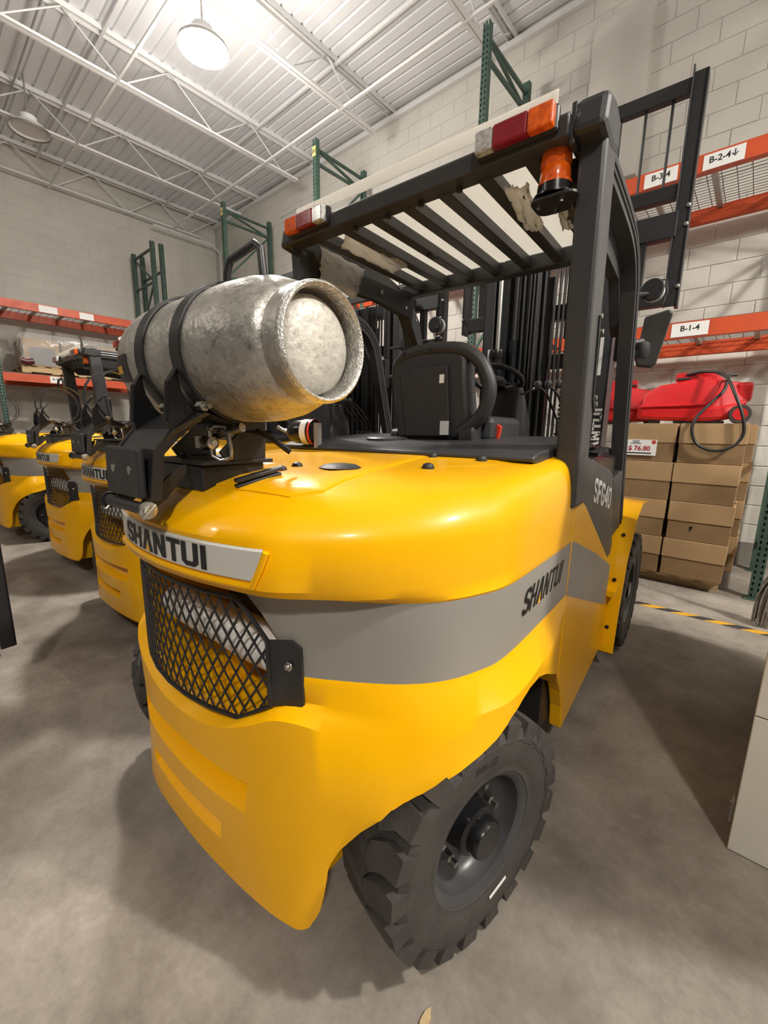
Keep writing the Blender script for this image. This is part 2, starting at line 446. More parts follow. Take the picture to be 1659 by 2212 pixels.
# bridging bars and conduits under the deck, along X
for i, yb in enumerate((4.55, 2.35, .2)):
    b = MB().beam((WX, yb, CZ-.08), (4.4, yb, CZ-.08), .03, .03)
    b.beam((WX, yb+.12, CZ-.53), (4.4, yb+.12, CZ-.53), .03, .03)
    b.build('trim_%d' % n_tr, JST, None, 0, kind='structure'); n_tr += 1
MB().tube([(WX, 1.75, CZ-.10), (-3.5, 1.75, CZ-.10)], .013, 8).build('trim_%d' % n_tr, mat('conduit_grey', (.42, .42, .42), .4), None, kind='structure'); n_tr += 1
MB().box(WX, 4.4, WY-.06, WY, CZ-.16, CZ-.09).build('trim_%d' % n_tr, JST, None, 0, kind='structure'); n_tr += 1
cp = MB().tube([(WX+.35, 4.2, 5.62), (WX+.35, WY-.25, 5.62), (WX+.32, WY-.05, 5.5), (WX+.32, WY-.03, 3.9)], .022, 8); cp.build('trim_%d' % n_tr, JST, None, kind='structure'); n_tr += 1
MB().tube([(-8.0, WY-.02, 5.62), (-7.4, WY-.02, 5.62), (-7.4, WY-.02, 3.7)], .012, 6).build('trim_%d' % n_tr, JST, None, kind='structure'); n_tr += 1

# ------------------------------------------------------------------ lamps
def lamp(x, y, watt, label, on=True):
    t = thing('ceiling_lamp', label, 'lamp', (x, y, LAMP_Z if on else 5.5))
    hb = MB().lathe([(.04, .20), (.10, .18), (.11, .10), (.19, .07), (.235, .0), (.225, .0), (.18, .05), (.09, .08), (.02, .08)], (0, 0, 0), 'z', 32); hb.build('housing', JST, t)
    MB().lathe([(.001, .02), (.195, .02), (.195, .03), (.001, .03)], (0, 0, 0), 'z', 28, cap=False).build('lamp_disc', BULB if on else DULLBULB, t)
    MB().lathe([(.235, 0), (.25, -.012), (.25, .012), (.235, .012)], (0, 0, 0), 'z', 32, cap=False).build('rim_ring', CHR, t)
    MB().tube([(0, 0, .19), (0, 0, .99 if on else .72)], .012, 6).build('hanger', CHR, t)
    if on:
        l = bpy.data.lights.new('lamp_beam', 'SPOT'); l.energy = watt; l.color = LAMP_COL; l.shadow_soft_size = .15; l.spot_size = math.radians(168); l.spot_blend = .6
        lo = bpy.data.objects.new('lamp_beam', l); COL.objects.link(lo); lo.parent = t; lo.location = (0, 0, -.05)
        l = bpy.data.lights.new('lamp_glow', 'POINT'); l.energy = watt*UP; l.color = LAMP_COL; l.shadow_soft_size = .45  # added fill point, wider than the housing, to brighten the ceiling
        lo = bpy.data.objects.new('lamp_glow', l); COL.objects.link(lo); lo.parent = t; lo.location = (0, 0, -.24)
    return t
lamp(*LAMPS[0], 'bright round high-bay ceiling lamp glaring white above the far trucks')
for i, L in enumerate(LAMPS[1:]):
    lamp(*L, ['round high-bay ceiling lamp right of the nearest truck, outside the photo', 'round high-bay ceiling lamp behind the camera to the right', 'round high-bay ceiling lamp behind the camera to the left'][i])
lamp(-8.48, 1.82, 0, 'unlit round high-bay ceiling lamp between roof joists at far left', False)

# ------------------------------------------------------------------ pallet racks
PH = 5.5
def post_mb(h=PH):
    mb = MB(); W = .076; D = .07; t = .003
    # web faces -Y; built as strips around two columns of holes
    cols = [(-W/2, -.026), (-.014, .014), (.026, W/2)]
    for a, b in cols: mb.box(a, b, 0, t, 0, h)
    z = 0.
    while z < h-.05:
        for a, b in ((-.026, -.014), (.014, .026)): mb.box(a, b, 0, t, z, z+.026)
        z += .0508
    for sx in (-1, 1):
        mb.box(sx*W/2-(t if sx > 0 else 0), sx*W/2+(0 if sx > 0 else t), t, D, 0, h)
        mb.box(sx*W/2-(.015 if sx > 0 else 0), sx*W/2+(0 if sx > 0 else .015), D-t, D, 0, h)
    mb.box(-.0365, .0365, .064, .067, 0, h)
    mb.box(-.065, .065, -.03, .10, 0, .008)
    return mb
POST = post_mb().mesh('upright_post', GRN, 0, recalc=False)
POSTS = post_mb(4.95).mesh('upright_post', GRN, 0, recalc=False)
def beam_mb(L):
    mb = MB().box(0, L, 0, .05, 0, .13); mb.box(0, L, .05, .065, .0, .09)
    for x in (-.004, L-.0): mb.box(x, x+.006, -.012, .055, -.05, .17)
    return mb
def wire_deck(L, D):
    mb = MB(); n = int(L/.1)
    for k in range(n+1): x = k*L/n; mb.box(x-.0025, x+.0025, -.02, D+.02, 0, .005)
    m = int(D/.055)
    for k in range(m+1): y = k*D/m; mb.box(0, L, y-.0025, y+.0025, .005, .010)
    for k in range(n+1): x = k*L/n; mb.box(x-.0025, x+.0025, -.024, -.019, -.04, .005)
    return mb
def rack(name, label, frames, levels, mtx_loc, rotz, depth, post, plates):
    t = thing(name, label, 'pallet rack', mtx_loc, rotz)
    hh = 5.5 if post is POST else 4.95
    for x in frames:
        a = link('upright_post', post, t, loc=(x, 0, 0))
        b = link('upright_post', post, t, loc=(x, depth, 0), rotz=PI)
        br = MB(); z = .3; k = 0
        zs = []
        while z < hh-.1: zs.append(z); z += .98
        zs.append(hh-.12)
        for z in zs: br.beam((x, .06, z), (x, depth-.06, z), .035, .035)
        for i in range(len(zs)-1):
            if i % 2 == 0: br.beam((x, .06, zs[i]), (x, depth-.06, zs[i+1]), .03, .03)
            else: br.beam((x, depth-.06, zs[i]), (x, .06, zs[i+1]), .03, .03)
        br.build('frame_brace', GRN, t, 0)
    beams = {}
    for (i, zt) in levels:
        x0, x1 = frames[i]+.04, frames[i+1]-.04; L = x1-x0
        key = round(L, 3)
        if key not in beams:
            beams[key] = (beam_mb(L).mesh('beam', ORG, 0), wire_deck(L-.1, depth-.06).mesh('wire_deck', WIRE, 0, False))
        bm_, wd = beams[key]
        link('beam', bm_, t, loc=(x0, .0, zt-.13))
        link('beam', bm_, t, loc=(x1, depth, zt-.13), rotz=PI)
        link('wire_deck', wd, t, loc=(x0+.05, .03, zt), kind='stuff')
        for k in range(6):
            xx = x0+.25+k*(L-.5)/5
            MB().box(xx-.022, xx+.022, .05, depth-.05, zt-.035, zt).build('deck_channel', CHN, t, 0)
    for (x, z, txt, wv) in plates:
        p = MB().box(x-wv/2, x+wv/2, -.004, -.001, z-.055, z+.055).build('beam_label', PAP, t, 0)
        if txt:
            put_text(txt, .062, BLK, p, (x+.0, -.0048, z+.008), (1, 0, 0), (0, 0, 1), offset=.0012)
    return t
RBY = 4.55
rB = rack('pallet_rack', 'green and orange pallet rack along the back wall behind the nearest truck', [-8.14, -5.44, -2.68, .16],
     [(0, 3.56), (1, 3.56), (2, 3.56), (1, 2.30), (2, 2.30), (0, 2.30)], (0, RBY, 0), 0, 1.07, POST,
     [(-.50, 3.49, 'B-2-4\u2193', .26), (-.92, 3.49, 'B-3-4', .24), (-.56, 2.235, 'B-1-4', .26), (-4.72, 3.49, 'B-2-2', .16), (-4.42, 3.49, '', .10)])
for x, tx in ((-5.44, 'B3'), (-8.14, 'B4')):
    p = MB().box(x-.036, x+.036, -.006, -.002, 5.27, 5.40).build('frame_label', YSTK, rB, 0)
    put_text(tx, .06, BLK, p, (x, -.0066, 5.335), (1, 0, 0), (0, 0, 1), offset=.0012)
RAX = -9.5
rA = rack('pallet_rack', 'green and orange pallet rack along the left wall holding the wrapped crate', [-4.30, -1.49, 1.22, 3.80],
     [(0, 3.37), (1, 3.37), (2, 3.37), (2, 2.20), (1, 2.20)], (RAX, 0, 0), PI/2, 1.07, POSTS,
     [(1.98, 3.30, '', .26), (2.54, 3.30, '', .22), (3.37, 3.30, '', .18), (1.98, 2.135, 'A-5-1', .2), (-.3, 3.3, '', .2)])
# second frame standing back to back at the corner end
link('upright_post', POSTS, rA, loc=(3.97, 0, 0)); link('upright_post', POSTS, rA, loc=(3.97, 1.07, 0), rotz=PI)
br = MB()
for z in (.5, 1.5, 2.5, 3.5, 4.45): br.beam((3.97, .06, z), (3.97, 1.0, z), .035, .035)
br.build('frame_brace', GRN, rA, 0)
tt = MB().box(1.20, 1.26, -.01, -.004, 1.10, 1.20).build('post_label', PAP, rA, 0)

# crate on the left rack -------------------------------------------------------
pz = 2.225
pal = thing('wooden_pallet', 'light wooden pallet on the left rack under the film-wrapped crate', 'pallet', (RAX-.02, 2.38, pz), PI/2)
def pallet_parts(t, W, D, n=7, h=.12, rec=.01):
    for k in range(3):
        y = .03+rec+k*(D-.06-rec)/2
        MB().box(-W/2, W/2, y-.03, y+.03, .018 if rec < .05 else 0, h-.018).build('stringer', WOOD, t, 0)
    bw = W/n*.62
    me = MB().box(-bw/2, bw/2, 0, D, 0, .017).mesh('deck_board', WOOD, 0)
    for k in range(n):
        x = -W/2+bw/2+k*(W-bw)/(n-1)
        link('deck_board', me, t, loc=(x, 0, h-.018)); 
        if k % 2 == 0 and rec < .05: link('deck_board', me, t, loc=(x, 0, 0))
pallet_parts(pal, 1.72, .95, 9)
crt = thing('wrapped_crate', 'brown cartons with dark panels wrapped in glossy clear film on the left rack', 'crate', (RAX-.02, 2.38, pz+.122), PI/2)
DKP = mat('crate_dark', (.10, .10, .11), .4)
for k, x in enumerate((-.80, -.26, .28)):
    MB().box(x, x+.50, .05, .85, 0, .46).build('carton', CARD if k != 1 else CARD2, crt, 0, .006)
    MB().box(x+.07, x+.43, .044, .05, .03, .32).build('dark_window', DKP, crt, 0)
fm = MB(); rings_f = []
for zz, ins in ((.004, .0), (.10, -.02), (.18, .012), (.28, -.012), (.38, .01), (.47, .0), (.53, .05), (.55, .2)):
    rg = []
    for px_, py_ in rrect(-.86+ins, .86-ins, .0+ins*.5, .92-ins*.5, .08, 12):
        rg.append((px_+random.uniform(-.018, .018), py_+random.uniform(-.016, .016), zz+random.uniform(0, .014)))
    rings_f.append(rg)
fm.loft(rings_f, True, True).build('film_wrap', FILM, crt, 80)
MB().box(.02, .045, -.030, -.022, .0, .56).build('strap', BK, crt, 0)
MB().tube([(-.86, -.03, .07), (-.80, -.04, .05), (-.70, -.035, .07)], [.05, .045, .05], 10).build('film_tail', mat('dark_red_wrap', (.10, .02, .03), .4), crt)

# ------------------------------------------------------------------ forklift
FC = -1.035
FLX, FLY = FC*math.cos(DY), FC*math.sin(DY)
def F2W(u, y, z):
    x = u+FC
    return (x*math.cos(DY)-y*math.sin(DY), x*math.sin(DY)+y*math.cos(DY), z)
GRP = 'yellow trucks parked side by side'
FK = thing('forklift', 'nearest yellow forklift truck, rear toward camera, carrying the grey gas cylinder', 'forklift', (FLX, FLY, 0), DY, GRP)

# plan outlines of the counterweight, half, measured from its own middle line UC
UC = -.065; UB = -.02
P_ST = [(0, .495), (.1, .508), (.183, .527), (.265, .549), (.35, .577), (.45, .627), (.58, .71), (.66, .79), (.708, .885), (.735, 1.0), (.74, 1.30), (.74, 1.55)]
P_UP = [(0, .446), (.1, .450), (.2, .460), (.28, .474), (.39, .503), (.455, .548), (.555, .635), (.645, .755), (.700, .88), (.735, 1.02), (.74, 1.30), (.74, 1.55)]
P_RG = [(0, .476), (.09, .478), (.20, .488), (.30, .505), (.375, .535), (.47, .585), (.595, .640), (.69, .695), (.758, .79), (.797, .93), (.787, 1.28), (.74, 1.55)]
Z_RG = [.575, .580, .602, .645, .678, .665, .63, .60, .59, .58, .58, .58]
P_RU = [(0, .500), (.09, .512), (.18, .530), (.27, .555), (.355, .585), (.46, .622), (.595, .685), (.69, .745), (.752, .84), (.790, .97), (.78, 1.28), (.74, 1.55)]
Z_RU = [.598, .603, .625, .668, .700, .705, .705, .70, .70, .70, .70, .70]
P_50 = [(0, .470), (.1, .472), (.2, .479), (.3, .495), (.41, .530), (.52, .568), (.62, .615), (.705, .695), (.765, .80), (.797, .94), (.787, 1.28), (.74, 1.55)]
P_35 = [(0, .468), (.1, .470), (.2, .475), (.33, .487), (.43, .512), (.50, .545), (.555, .585), (.63, .66), (.71, .79), (.765, .95), (.775, 1.28), (.74, 1.55)]
P_20 = [(0, .467), (.1, .469), (.25, .475), (.36, .483), (.435, .495), (.477, .512), (.495, .56), (.515, .65), (.565, .8), (.645, 1.0), (.715, 1.30), (.74, 1.55)]
def ring(P, z, dr=0., ds=0., zf=0., uc=UC):
    k_ = uc-UC; P = [(a-k_*min(1, a/.4), b) for a, b in P]
    zz = z if isinstance(z, list) else [z]*len(P)
    pts = crom([(a, b, c) for (a, b), c in zip(P, zz)], 4)
    half = []
    for p in pts:
        f = min(1, max(0, (p.y-.9)/.6)); w = max(0., min(1., (1.55-p.y)/1.1))
        u = p.x*(1-ds*(1-.68*f)/.74); y = p.y+dr*w
        half.append((u, y, p.z+zf*f))
    left = [(-a+uc, b, c) for a, b, c in half[1:]][::-1]
    return left+[(a+uc, b, c) for a, b, c in half]
rings = [ring([(a*.985, b+.008) for a, b in P_20], .168, uc=.02), ring(P_20, .18, uc=.02), ring(P_35, .35, uc=.0), ring(P_50, .50, uc=-.035), ring(P_RG, Z_RG), ring([(a*.3+c*.7, b*.3+d*.7) for (a, b), (c, d) in zip(P_RG, P_RU)], [p*.4+q*.6 for p, q in zip(Z_RG, Z_RU)]), ring(P_RU, Z_RU),
         ring([(a+.005*(a > .3), b-.005) for a, b in P_ST], .755), ring(P_ST, .77), ring(P_ST, .97), ring([(a+.002*(a > .5), b-.004) for a, b in P_ST], .976),
         ring([(a*.8+c*.2, b*.8+d*.2) for (a, b), (c, d) in zip(P_UP, P_ST)], .992), ring(P_UP, 1.012, uc=UB), ring(P_UP, 1.115, uc=UB), ring(P_UP, 1.14, .016, .004, .006, uc=UB), ring(P_UP, 1.165, .045, .012, .012, uc=UB), ring(P_UP, 1.19, .085, .028, .02, uc=UB),
         ring(P_UP, 1.212, .14, .05, .026, uc=UB), ring(P_UP, 1.228, .21, .085, .028, uc=UB), ring(P_UP, 1.240, .32, .13, .026, uc=UB), ring(P_UP, 1.247, .50, .19, .024, uc=UB)]
cwm = MB()
for i in range(len(rings)-1):
    cwm.cur = 1 if i == 8 else 0
    cwm.loft(rings[i:i+2], True, False)
# caps
cwm.cur = 0
n0 = len(rings[0])
cwm.add(rings[0], [tuple(range(n0))]); cwm.add(rings[-1], [tuple(range(n0))])
# a sealed copy for the boolean
def weld(me):
    bm = bmesh.new(); bm.from_mesh(me); bmesh.ops.remove_doubles(bm, verts=bm.verts[:], dist=1e-5)
    bmesh.ops.recalc_face_normals(bm, faces=bm.faces[:]); bm.to_mesh(me); bm.free()
cw_me = cwm.mesh('counterweight', [Y, GS], 0); weld(cw_me)
cut = MB()
ARCH = [(.44, -.05), (.526, .180), (.537, .200), (.545, .222), (.551, .281), (.556, .343), (.562, .370), (.572, .404), (.582, .431), (.596, .463), (.613, .494), (.635, .521), (.664, .545), (.708, .572), (.765, .596), (.816, .611), (.877, .633), (.929, .655), (.995, .671), (1.045, .678), (1.128, .669), (1.206, .640), (1.38, .550), (1.48, .490), (1.55, .41), (1.63, .30), (1.72, -.05)]
cut.prismx(ARCH, .355, 1.2); cut.prismx(ARCH, 2*UC-.355, -1.4)
GOP = [(UC+a, b) for a, b in ((-.255, .962), (.255, .962), (.30, .915), (.342, .855), (.36, .78), (.338, .708), (.245, .640), (-.245, .640), (-.338, .708), (-.36, .78), (-.342, .855), (-.30, .915))]
cut.prismy(GOP, .30, .98)
def slot(u0, u1, zt, zb, yt, yb):
    # recess whose floor slopes outward
    k = .03; m = MB()
    m.loft([[(UC-u1, .36, zt), (UC-u1+k, yt, zt-.02), (UC-u1+k, yb, zb+.02), (UC-u1, .36, zb-.04)], [(UC+u1, .36, zt), (UC+u1-k, yt, zt-.02), (UC+u1-k, yb, zb+.02), (UC+u1, .36, zb-.04)]])
    return m
s1 = slot(0, .325, .508, .405, .56, .515); cut.add(s1.v, s1.f)
s2 = slot(0, .225, .345, .272, .545, .505); cut.add(s2.v, s2.f)
cut_me = cut.mesh('cutter', Y, 0)
oa = link('counterweight_solid', cw_me); ob = link('cutter', cut_me)
md = oa.modifiers.new('b', 'BOOLEAN'); md.object = ob; md.operation = 'DIFFERENCE'; md.solver = 'EXACT'; md.use_self = True
dg = bpy.context.evaluated_depsgraph_get(); res = bpy.data.meshes.new_from_object(oa.evaluated_get(dg))
bpy.data.objects.remove(oa); bpy.data.objects.remove(ob)
def split_mat(me, idx, name):
    n = me.copy(); n.name = name; bm = bmesh.new(); bm.from_mesh(n)
    bmesh.ops.delete(bm, geom=[f for f in bm.faces if f.material_index != idx], context='FACES')
    bm.to_mesh(n); bm.free(); return n
# keep only stripe faces that lie on the outside
body = split_mat(res, 0, 'counterweight'); stripe = split_mat(res, 1, 'stripe')
for me_, m_ in ((body, Y), (stripe, GS)):
    me_.materials.clear(); me_.materials.append(m_)
    me_.polygons.foreach_set('material_index', [0]*len(me_.polygons)); finish(me_, 32)
CW = link('counterweight', body, FK); link('stripe', stripe, FK)
def yU(u):
    u = abs(u)
    for (a, b), (c_, d) in zip(P_UP, P_UP[1:]):
        if a <= u <= c_: return b+(d-b)*(u-a)/(c_-a)
    return P_UP[-1][1]
UPS = crom([(a-(UB-UC)*min(1, a/.4), b, 0) for a, b in P_UP], 12)
STS = crom([(a, b, 0) for a, b in P_ST], 12)
def ycurve(S, u):
    u = abs(u)
    for p, q in zip(S, S[1:]):
        if p.x <= u <= q.x+1e-9: return p.y+(q.y-p.y)*((u-p.x)/max(1e-6, q.x-p.x))
    return S[-1].y
# name plate on the rear
pm = MB(); U = [i*.02 for i in range(-17, 18)]; off = .006
def plate_end(z): return .355-(1.108-z)*.38
rows = []
for z in (1.03, 1.035, 1.10, 1.105):
    e = plate_end(z)-(0.006 if z in (1.03, 1.105) else 0)
    rows.append([(UB+u*e/.34, ycurve(UPS, u*e/.34)-(off if z in (1.035, 1.10) else .001), z) for u in U])
pm.loft(rows, False, False)
NP = pm.build('name_plate', WP, FK)
LH = .056
_, _, wl_ = strokes('SHANTUI', lambda s, t: (0, 0, 0))
sc_ = .42/wl_
def fplate(s, t):
    u = -.232+s*sc_
    return (u, ycurve(UPS, u-UB)-off-.0015, 1.040+t*LH)
pts = [(UB+plate_end(1.02)*k/20, ycurve(UPS, plate_end(1.02)*k/20)-.003, 1.020) for k in range(-20, 21)]
pts += [(UB+plate_end(1.06)+.006, ycurve(UPS, plate_end(1.06))-.003, 1.06), (UB+plate_end(1.10)+.006, ycurve(UPS, plate_end(1.10))-.003, 1.10)]
MB().tube(pts, .0075, 8).build('plate_lip', Y, FK)
lm, lt, _ = strokes('SHANTUI', fplate, .2)
lm.build('lettering', BLK, NP, 0, label='black maker lettering on white plate'); lt.build('letter_accent', Y, NP, 0, label='yellow triangle inside the letter A')
# frame of the plate: thin dark groove line is left to the paint step
# side lettering (right and left)
Lw = .365/wl_
for sx in (1, -1):
    def fs(s, t, sx=sx):
        y = 1.082+s*Lw+t*.028 if sx > 0 else 1.475-s*Lw-t*.028
        return ((.6768 if sx > 0 else 2*UC-.6768), y, .849+t*.077)
    a, b, _ = strokes('SHANTUI', fs, .155)
    a.build('side_lettering', BLK, FK, 0, label='black slanted maker lettering on grey side stripe'); b.build('letter_accent', Y, FK, 0)
# grille ---------------------------------------------------------------------
def gy(u): return .483+.62*(u-UC)**2
def inpoly(p, P):
    ins = False
    for i in range(len(P)):
        (x1, y1), (x2, y2) = P[i], P[i-1]
        if (y1 > p[1]) != (y2 > p[1]) and p[0] < (x2-x1)*(p[1]-y1)/(y2-y1)+x1: ins = not ins
    return ins
GM = [(UC+a, b) for a, b in ((-.25, .956), (.25, .956), (.287, .92), (.33, .860), (.333, .690), (.24, .632), (-.24, .632), (-.333, .690), (-.33, .860), (-.287, .92))]
gm = MB(); pw, ph = .037, .062
def wire_line(a, b):
    N = 60; prev = None; seg = []
    for k in range(N+1):
        p = (a[0]+(b[0]-a[0])*k/N, a[1]+(b[1]-a[1])*k/N)
        if inpoly(p, GM): seg.append(p)
        elif seg: yield seg; seg = []
    if seg: yield seg
for s in (-1, 1):
    for k in range(-24, 25):
        x = UC+k*pw
        for seg in wire_line((x-s*.5*pw/ph*.5-.0, .79-.25), (x+s*.5*pw/ph*.5, .79+.25)):
            if len(seg) < 3: continue
            idx = list(range(0, len(seg), 6))
            if idx[-1] != len(seg)-1: idx.append(len(seg)-1)
            for i, j in zip(idx, idx[1:]):
                a, b = seg[i], seg[j]
                gm.beam((a[0], gy(a[0])+s*.0012, a[1]), (b[0], gy(b[0])+s*.0012, b[1]), .0055, .003, (0, 1, 0))
GR = gm.build('grille', BK, FK, 0)
fr = MB(); pts = []
for i in range(len(GM)):
    a, b = GM[i], GM[(i+1) % len(GM)]
    for k in range(5): pts.append((a[0]+(b[0]-a[0])*k/5, a[1]+(b[1]-a[1])*k/5))
fr.tube([(u, gy(u)-.001, z) for u, z in pts], .006, 6, True)
fr.build('grille_frame', BK, GR)
for sx in (-1, 1):
    BR = [(.325, .862), (.380, .866), (.402, .848), (.405, .70), (.392, .683), (.365, .692), (.325, .686)]
    b = MB(); n = len(BR)
    vs = [(UC+sx*u, (ycurve(STS, u)-.012 if u > .34 else gy(UC+u)-.003), z) for u, z in BR]+[(UC+sx*u, (ycurve(STS, u)-.005 if u > .34 else gy(UC+u)+.004), z) for u, z in BR]
    b.add(vs, [tuple(range(n)), tuple(range(n, 2*n))]+[(i, (i+1) % n, n+(i+1) % n, n+i) for i in range(n)])
    bo = b.build('grille_bracket', BK, GR, 0, .002)
    MB().lathe([(.012, 0), (.012, -.003), (.007, -.004), (.007, -.009), (.001, -.0095)], (UC+sx*.375, ycurve(STS, .375)-.013, .80), 'y', 12).build('bolt', CHR, GR)
# what is behind the grille
m_ = MB(); m_.lathe([(.02, -.30), (.052, -.28), (.056, -.1), (.053, .0), (.058, .1), (.053, .24), (.02, .26)], (0, .603, .800), 'x', 24)
m_.build('muffler', FOIL, FK)
MB().box(-.3, .3, .80, .82, .63, .98).build('radiator_core', BK, FK, 0)
MB().box(-.05, .05, .62, .69, .63, .70).build('catch_bracket', Y, FK, 0, .004)
# black tie plate top inner + hood cover
hp = [(-.33, .56), (-.20, .515), (.0, .505), (.20, .515), (.30, .55), (.34, .62), (.30, .80), (.20, 1.30), (-.20, 1.30), (-.30, .80), (-.36, .62)]
def hz(y): return 1.2475+.02*max(0, min(1, (y-.9)/.6)) if y > .95 else 1.2475-(.95-y)**2*.18
from mathutils.bvhtree import BVHTree
_bm = bmesh.new(); _bm.from_mesh(body); BVH = BVHTree.FromBMesh(_bm)
def top_z(u, y):
    h = BVH.ray_cast(Vector((u, y, 2)), Vector((0, 0, -1)))
    return h[0].z if h[0] is not None else 1.24
def top_n(u, y):
    h = BVH.ray_cast(Vector((u, y, 2)), Vector((0, 0, -1)))
    return h[1] if h[0] is not None else Vector((0, 0, 1))
hm = MB(); sub = []
hp = [(-.30, .60), (-.15, .575), (.0, .57), (.15, .575), (.30, .60), (.345, .66), (.33, .80), (.22, 1.28), (-.22, 1.28), (-.33, .80), (-.345, .66)]
for i in range(len(hp)):
    a, b = hp[i], hp[(i+1) % len(hp)]
    for k in range(6): sub.append((a[0]+(b[0]-a[0])*k/6, a[1]+(b[1]-a[1])*k/6))
R = []
for s_, d in ((1, -.002), (1, .003), (.99, .004), (.8, .004), (.6, .004), (.4, .004), (.2, .004), (.03, .004)):
    R.append([(p[0]*s_, .9+(p[1]-.9)*s_, top_z(p[0]*s_, .9+(p[1]-.9)*s_)+d) for p in sub])
hm.loft(R, True, True)
hm.build('hood_cover', Y, FK, 30)
# deck plate in front of the seat
dp = MB()
dp.prismx([(1.30, 1.262), (1.302, 1.276), (1.34, 1.288), (1.95, 1.335), (1.95, 1.20), (1.5, 1.20)], -.60, .60)
dp.build('engine_cover', DG, FK, 30, .006)
mb = MB().lathe([(.0, .012), (.05, .011), (.095, .007), (.105, .0), (.105, -.01)], (-.21, 1.62, 1.312), 'z', 28, cap=False); mb.build('cover_cap', DG, FK)
for (u, y, r) in ((.216, .849, .058), (.394, 1.025, .018), (.445, 1.266, .018), (.254, 1.278, .016), (.105, .732, .016), (.094, .798, .016)):
    z0 = top_z(u, y)+.003
    MB().lathe([(r, -.004), (r*1.02, .002), (r*.75, .010), (r*.3, .013), (.001, .0135)], (u, y, z0), 'z', 24).build('rubber_plug' if r < .03 else 'filler_cap', PL, FK)
rb = MB()
for dz, w_, h_ in ((.020, .026, .010), (.006, .022, .010)):
    rb.beam((.128, .575, top_z(.128, .575)+dz), (.152, .690, top_z(.152, .690)+dz), w_, h_)
rb.build('rubber_strip', PL, FK, 0, .003)
MB().box(-.09, -.02, .77, .83, top_z(-.05, .80)+.003, top_z(-.05, .80)+.0045).build('warning_sticker', PAP, FK, 0)
# side frame ------------------------------------------------------------------
for sx in (1, -1):
    lo = 0 if sx > 0 else 2*UC
    a, b = sx*.625+lo, sx*.675+lo
    sp = [(1.556, .44), (1.556, 1.16), (1.62, 1.12), (1.72, 1.08), (2.38, .70), (2.46, .66), (2.455, .45), (2.45, .20), (1.70, .125), (1.675, .24), (1.63, .335)]
    MB().prismx(sp, min(a, b), max(a, b)).build('side_panel', Y, FK, 0, .006)
    st = [(1.566, .972), (1.98, .835), (2.41, .67), (2.405, .45), (1.54+.02, .766)]
    MB().prismx(st, min(sx*.675, sx*.677)+lo, max(sx*.675, sx*.677)+lo).build('side_stripe', GS, FK, 0)
    # black sill plate carrying the model mark
    sill = [(1.76, 1.26), (2.20, 1.188), (2.27, 1.165), (2.31, 1.11), (2.50, .76), (2.47, .71), (2.42, .705), (1.66, 1.095), (1.61, 1.13), (1.62, 1.25)]
    so = MB().prismx(sill, min(sx*.60, sx*.6615), max(sx*.60, sx*.6615)).build('sill_plate', DG, FK, 0, .008)
    MB().prismx([(2.34, 1.13), (2.66, 1.17), (2.72, 1.02), (2.80, .83), (2.45, .80), (2.40, .92)], min(sx*.59, sx*.656), max(sx*.59, sx*.656)).build('leg_base', PL, FK, 0, .008)
    w5 = .0
    _, _, w5 = strokes('SFG40', lambda s, t: (0, 0, 0))
    def fg(s, t, sx=sx, lo=lo):
        k = s/w5
        y = (1.89+k*.41) if sx > 0 else (2.30-k*.41)
        kk = (y-1.89)/.41
        return (sx*.6630, y, 1.072-kk*.088+t*.104)
    g, _, _ = strokes('SFG40', fg, .19)
    g.build('model_lettering', WHT, so, 0, label='white model lettering on black plate')
MB().box(-.62, .62, 1.56, 2.75, .16, .95).build('chassis', BK, FK, 0)
MB().box(-.62, .62, 2.0, 2.62, .93, .96).build('floor_plate', BK, FK, 0)
MB().box(-.60, .60, 2.55, 2.62, .9, 1.28).build('dash_cowl', PL, FK, 0, .03)
tb = MB().box(.43, .63, 2.02, 2.52, .90, 1.245); tb.build('tank_box', BG, FK, 0, .02)
la = MB().box(.50, .60, 2.20, 2.36, 1.245, 1.262); la.tube([(.52, 2.20, 1.27), (.58, 2.20, 1.285), (.58, 2.34, 1.285), (.52, 2.34, 1.27)], .007, 6); la.build('box_latch', BG, FK)
# front fender
for sx in (1, -1):
    pl = [(2.455, .16), (2.49, .42), (2.575, .68), (2.74, .87), (2.95, .945), (3.18, .93)]
    m = MB(); r = []
    for (y, z) in pl: r.append((y, z))
    th = .012
    ring_o = [(y, z) for y, z in pl]; ring_i = [(y+.014, z-.012) for y, z in pl][::-1]
    m.prismx(ring_o+ring_i, min(sx*.42, sx*.735)+(0 if sx > 0 else 2*UC), max(sx*.42, sx*.735)+(0 if sx > 0 else 2*UC))
    m.prismx([(2.455, .16), (2.49, .42), (2.575, .68), (2.74, .87), (2.95, .945), (2.90, .80), (2.68, .62), (2.56, .35), (2.53, .16)], min(sx*.40, sx*.43), max(sx*.40, sx*.43))
    fo = m.build('front_fender', Y, FK, 30)
    bo = []
    for (y, z) in ((2.66, .79), (2.53, .56), (2.475, .30)): bo.append(([(.011, 0), (.011, -.004), (.004, -.006)], (sx*.69, y-.003, z))); bax = 'y'
    bolts('fender_bolt', BLK, fo, bo, bax)
    MB().prismx([(2.40, .50), (2.50, .53), (2.50, .55), (2.40, .53)], min(sx*.60, sx*.72), max(sx*.60, sx*.72)).build('torn_tape', Y, FK, 0)
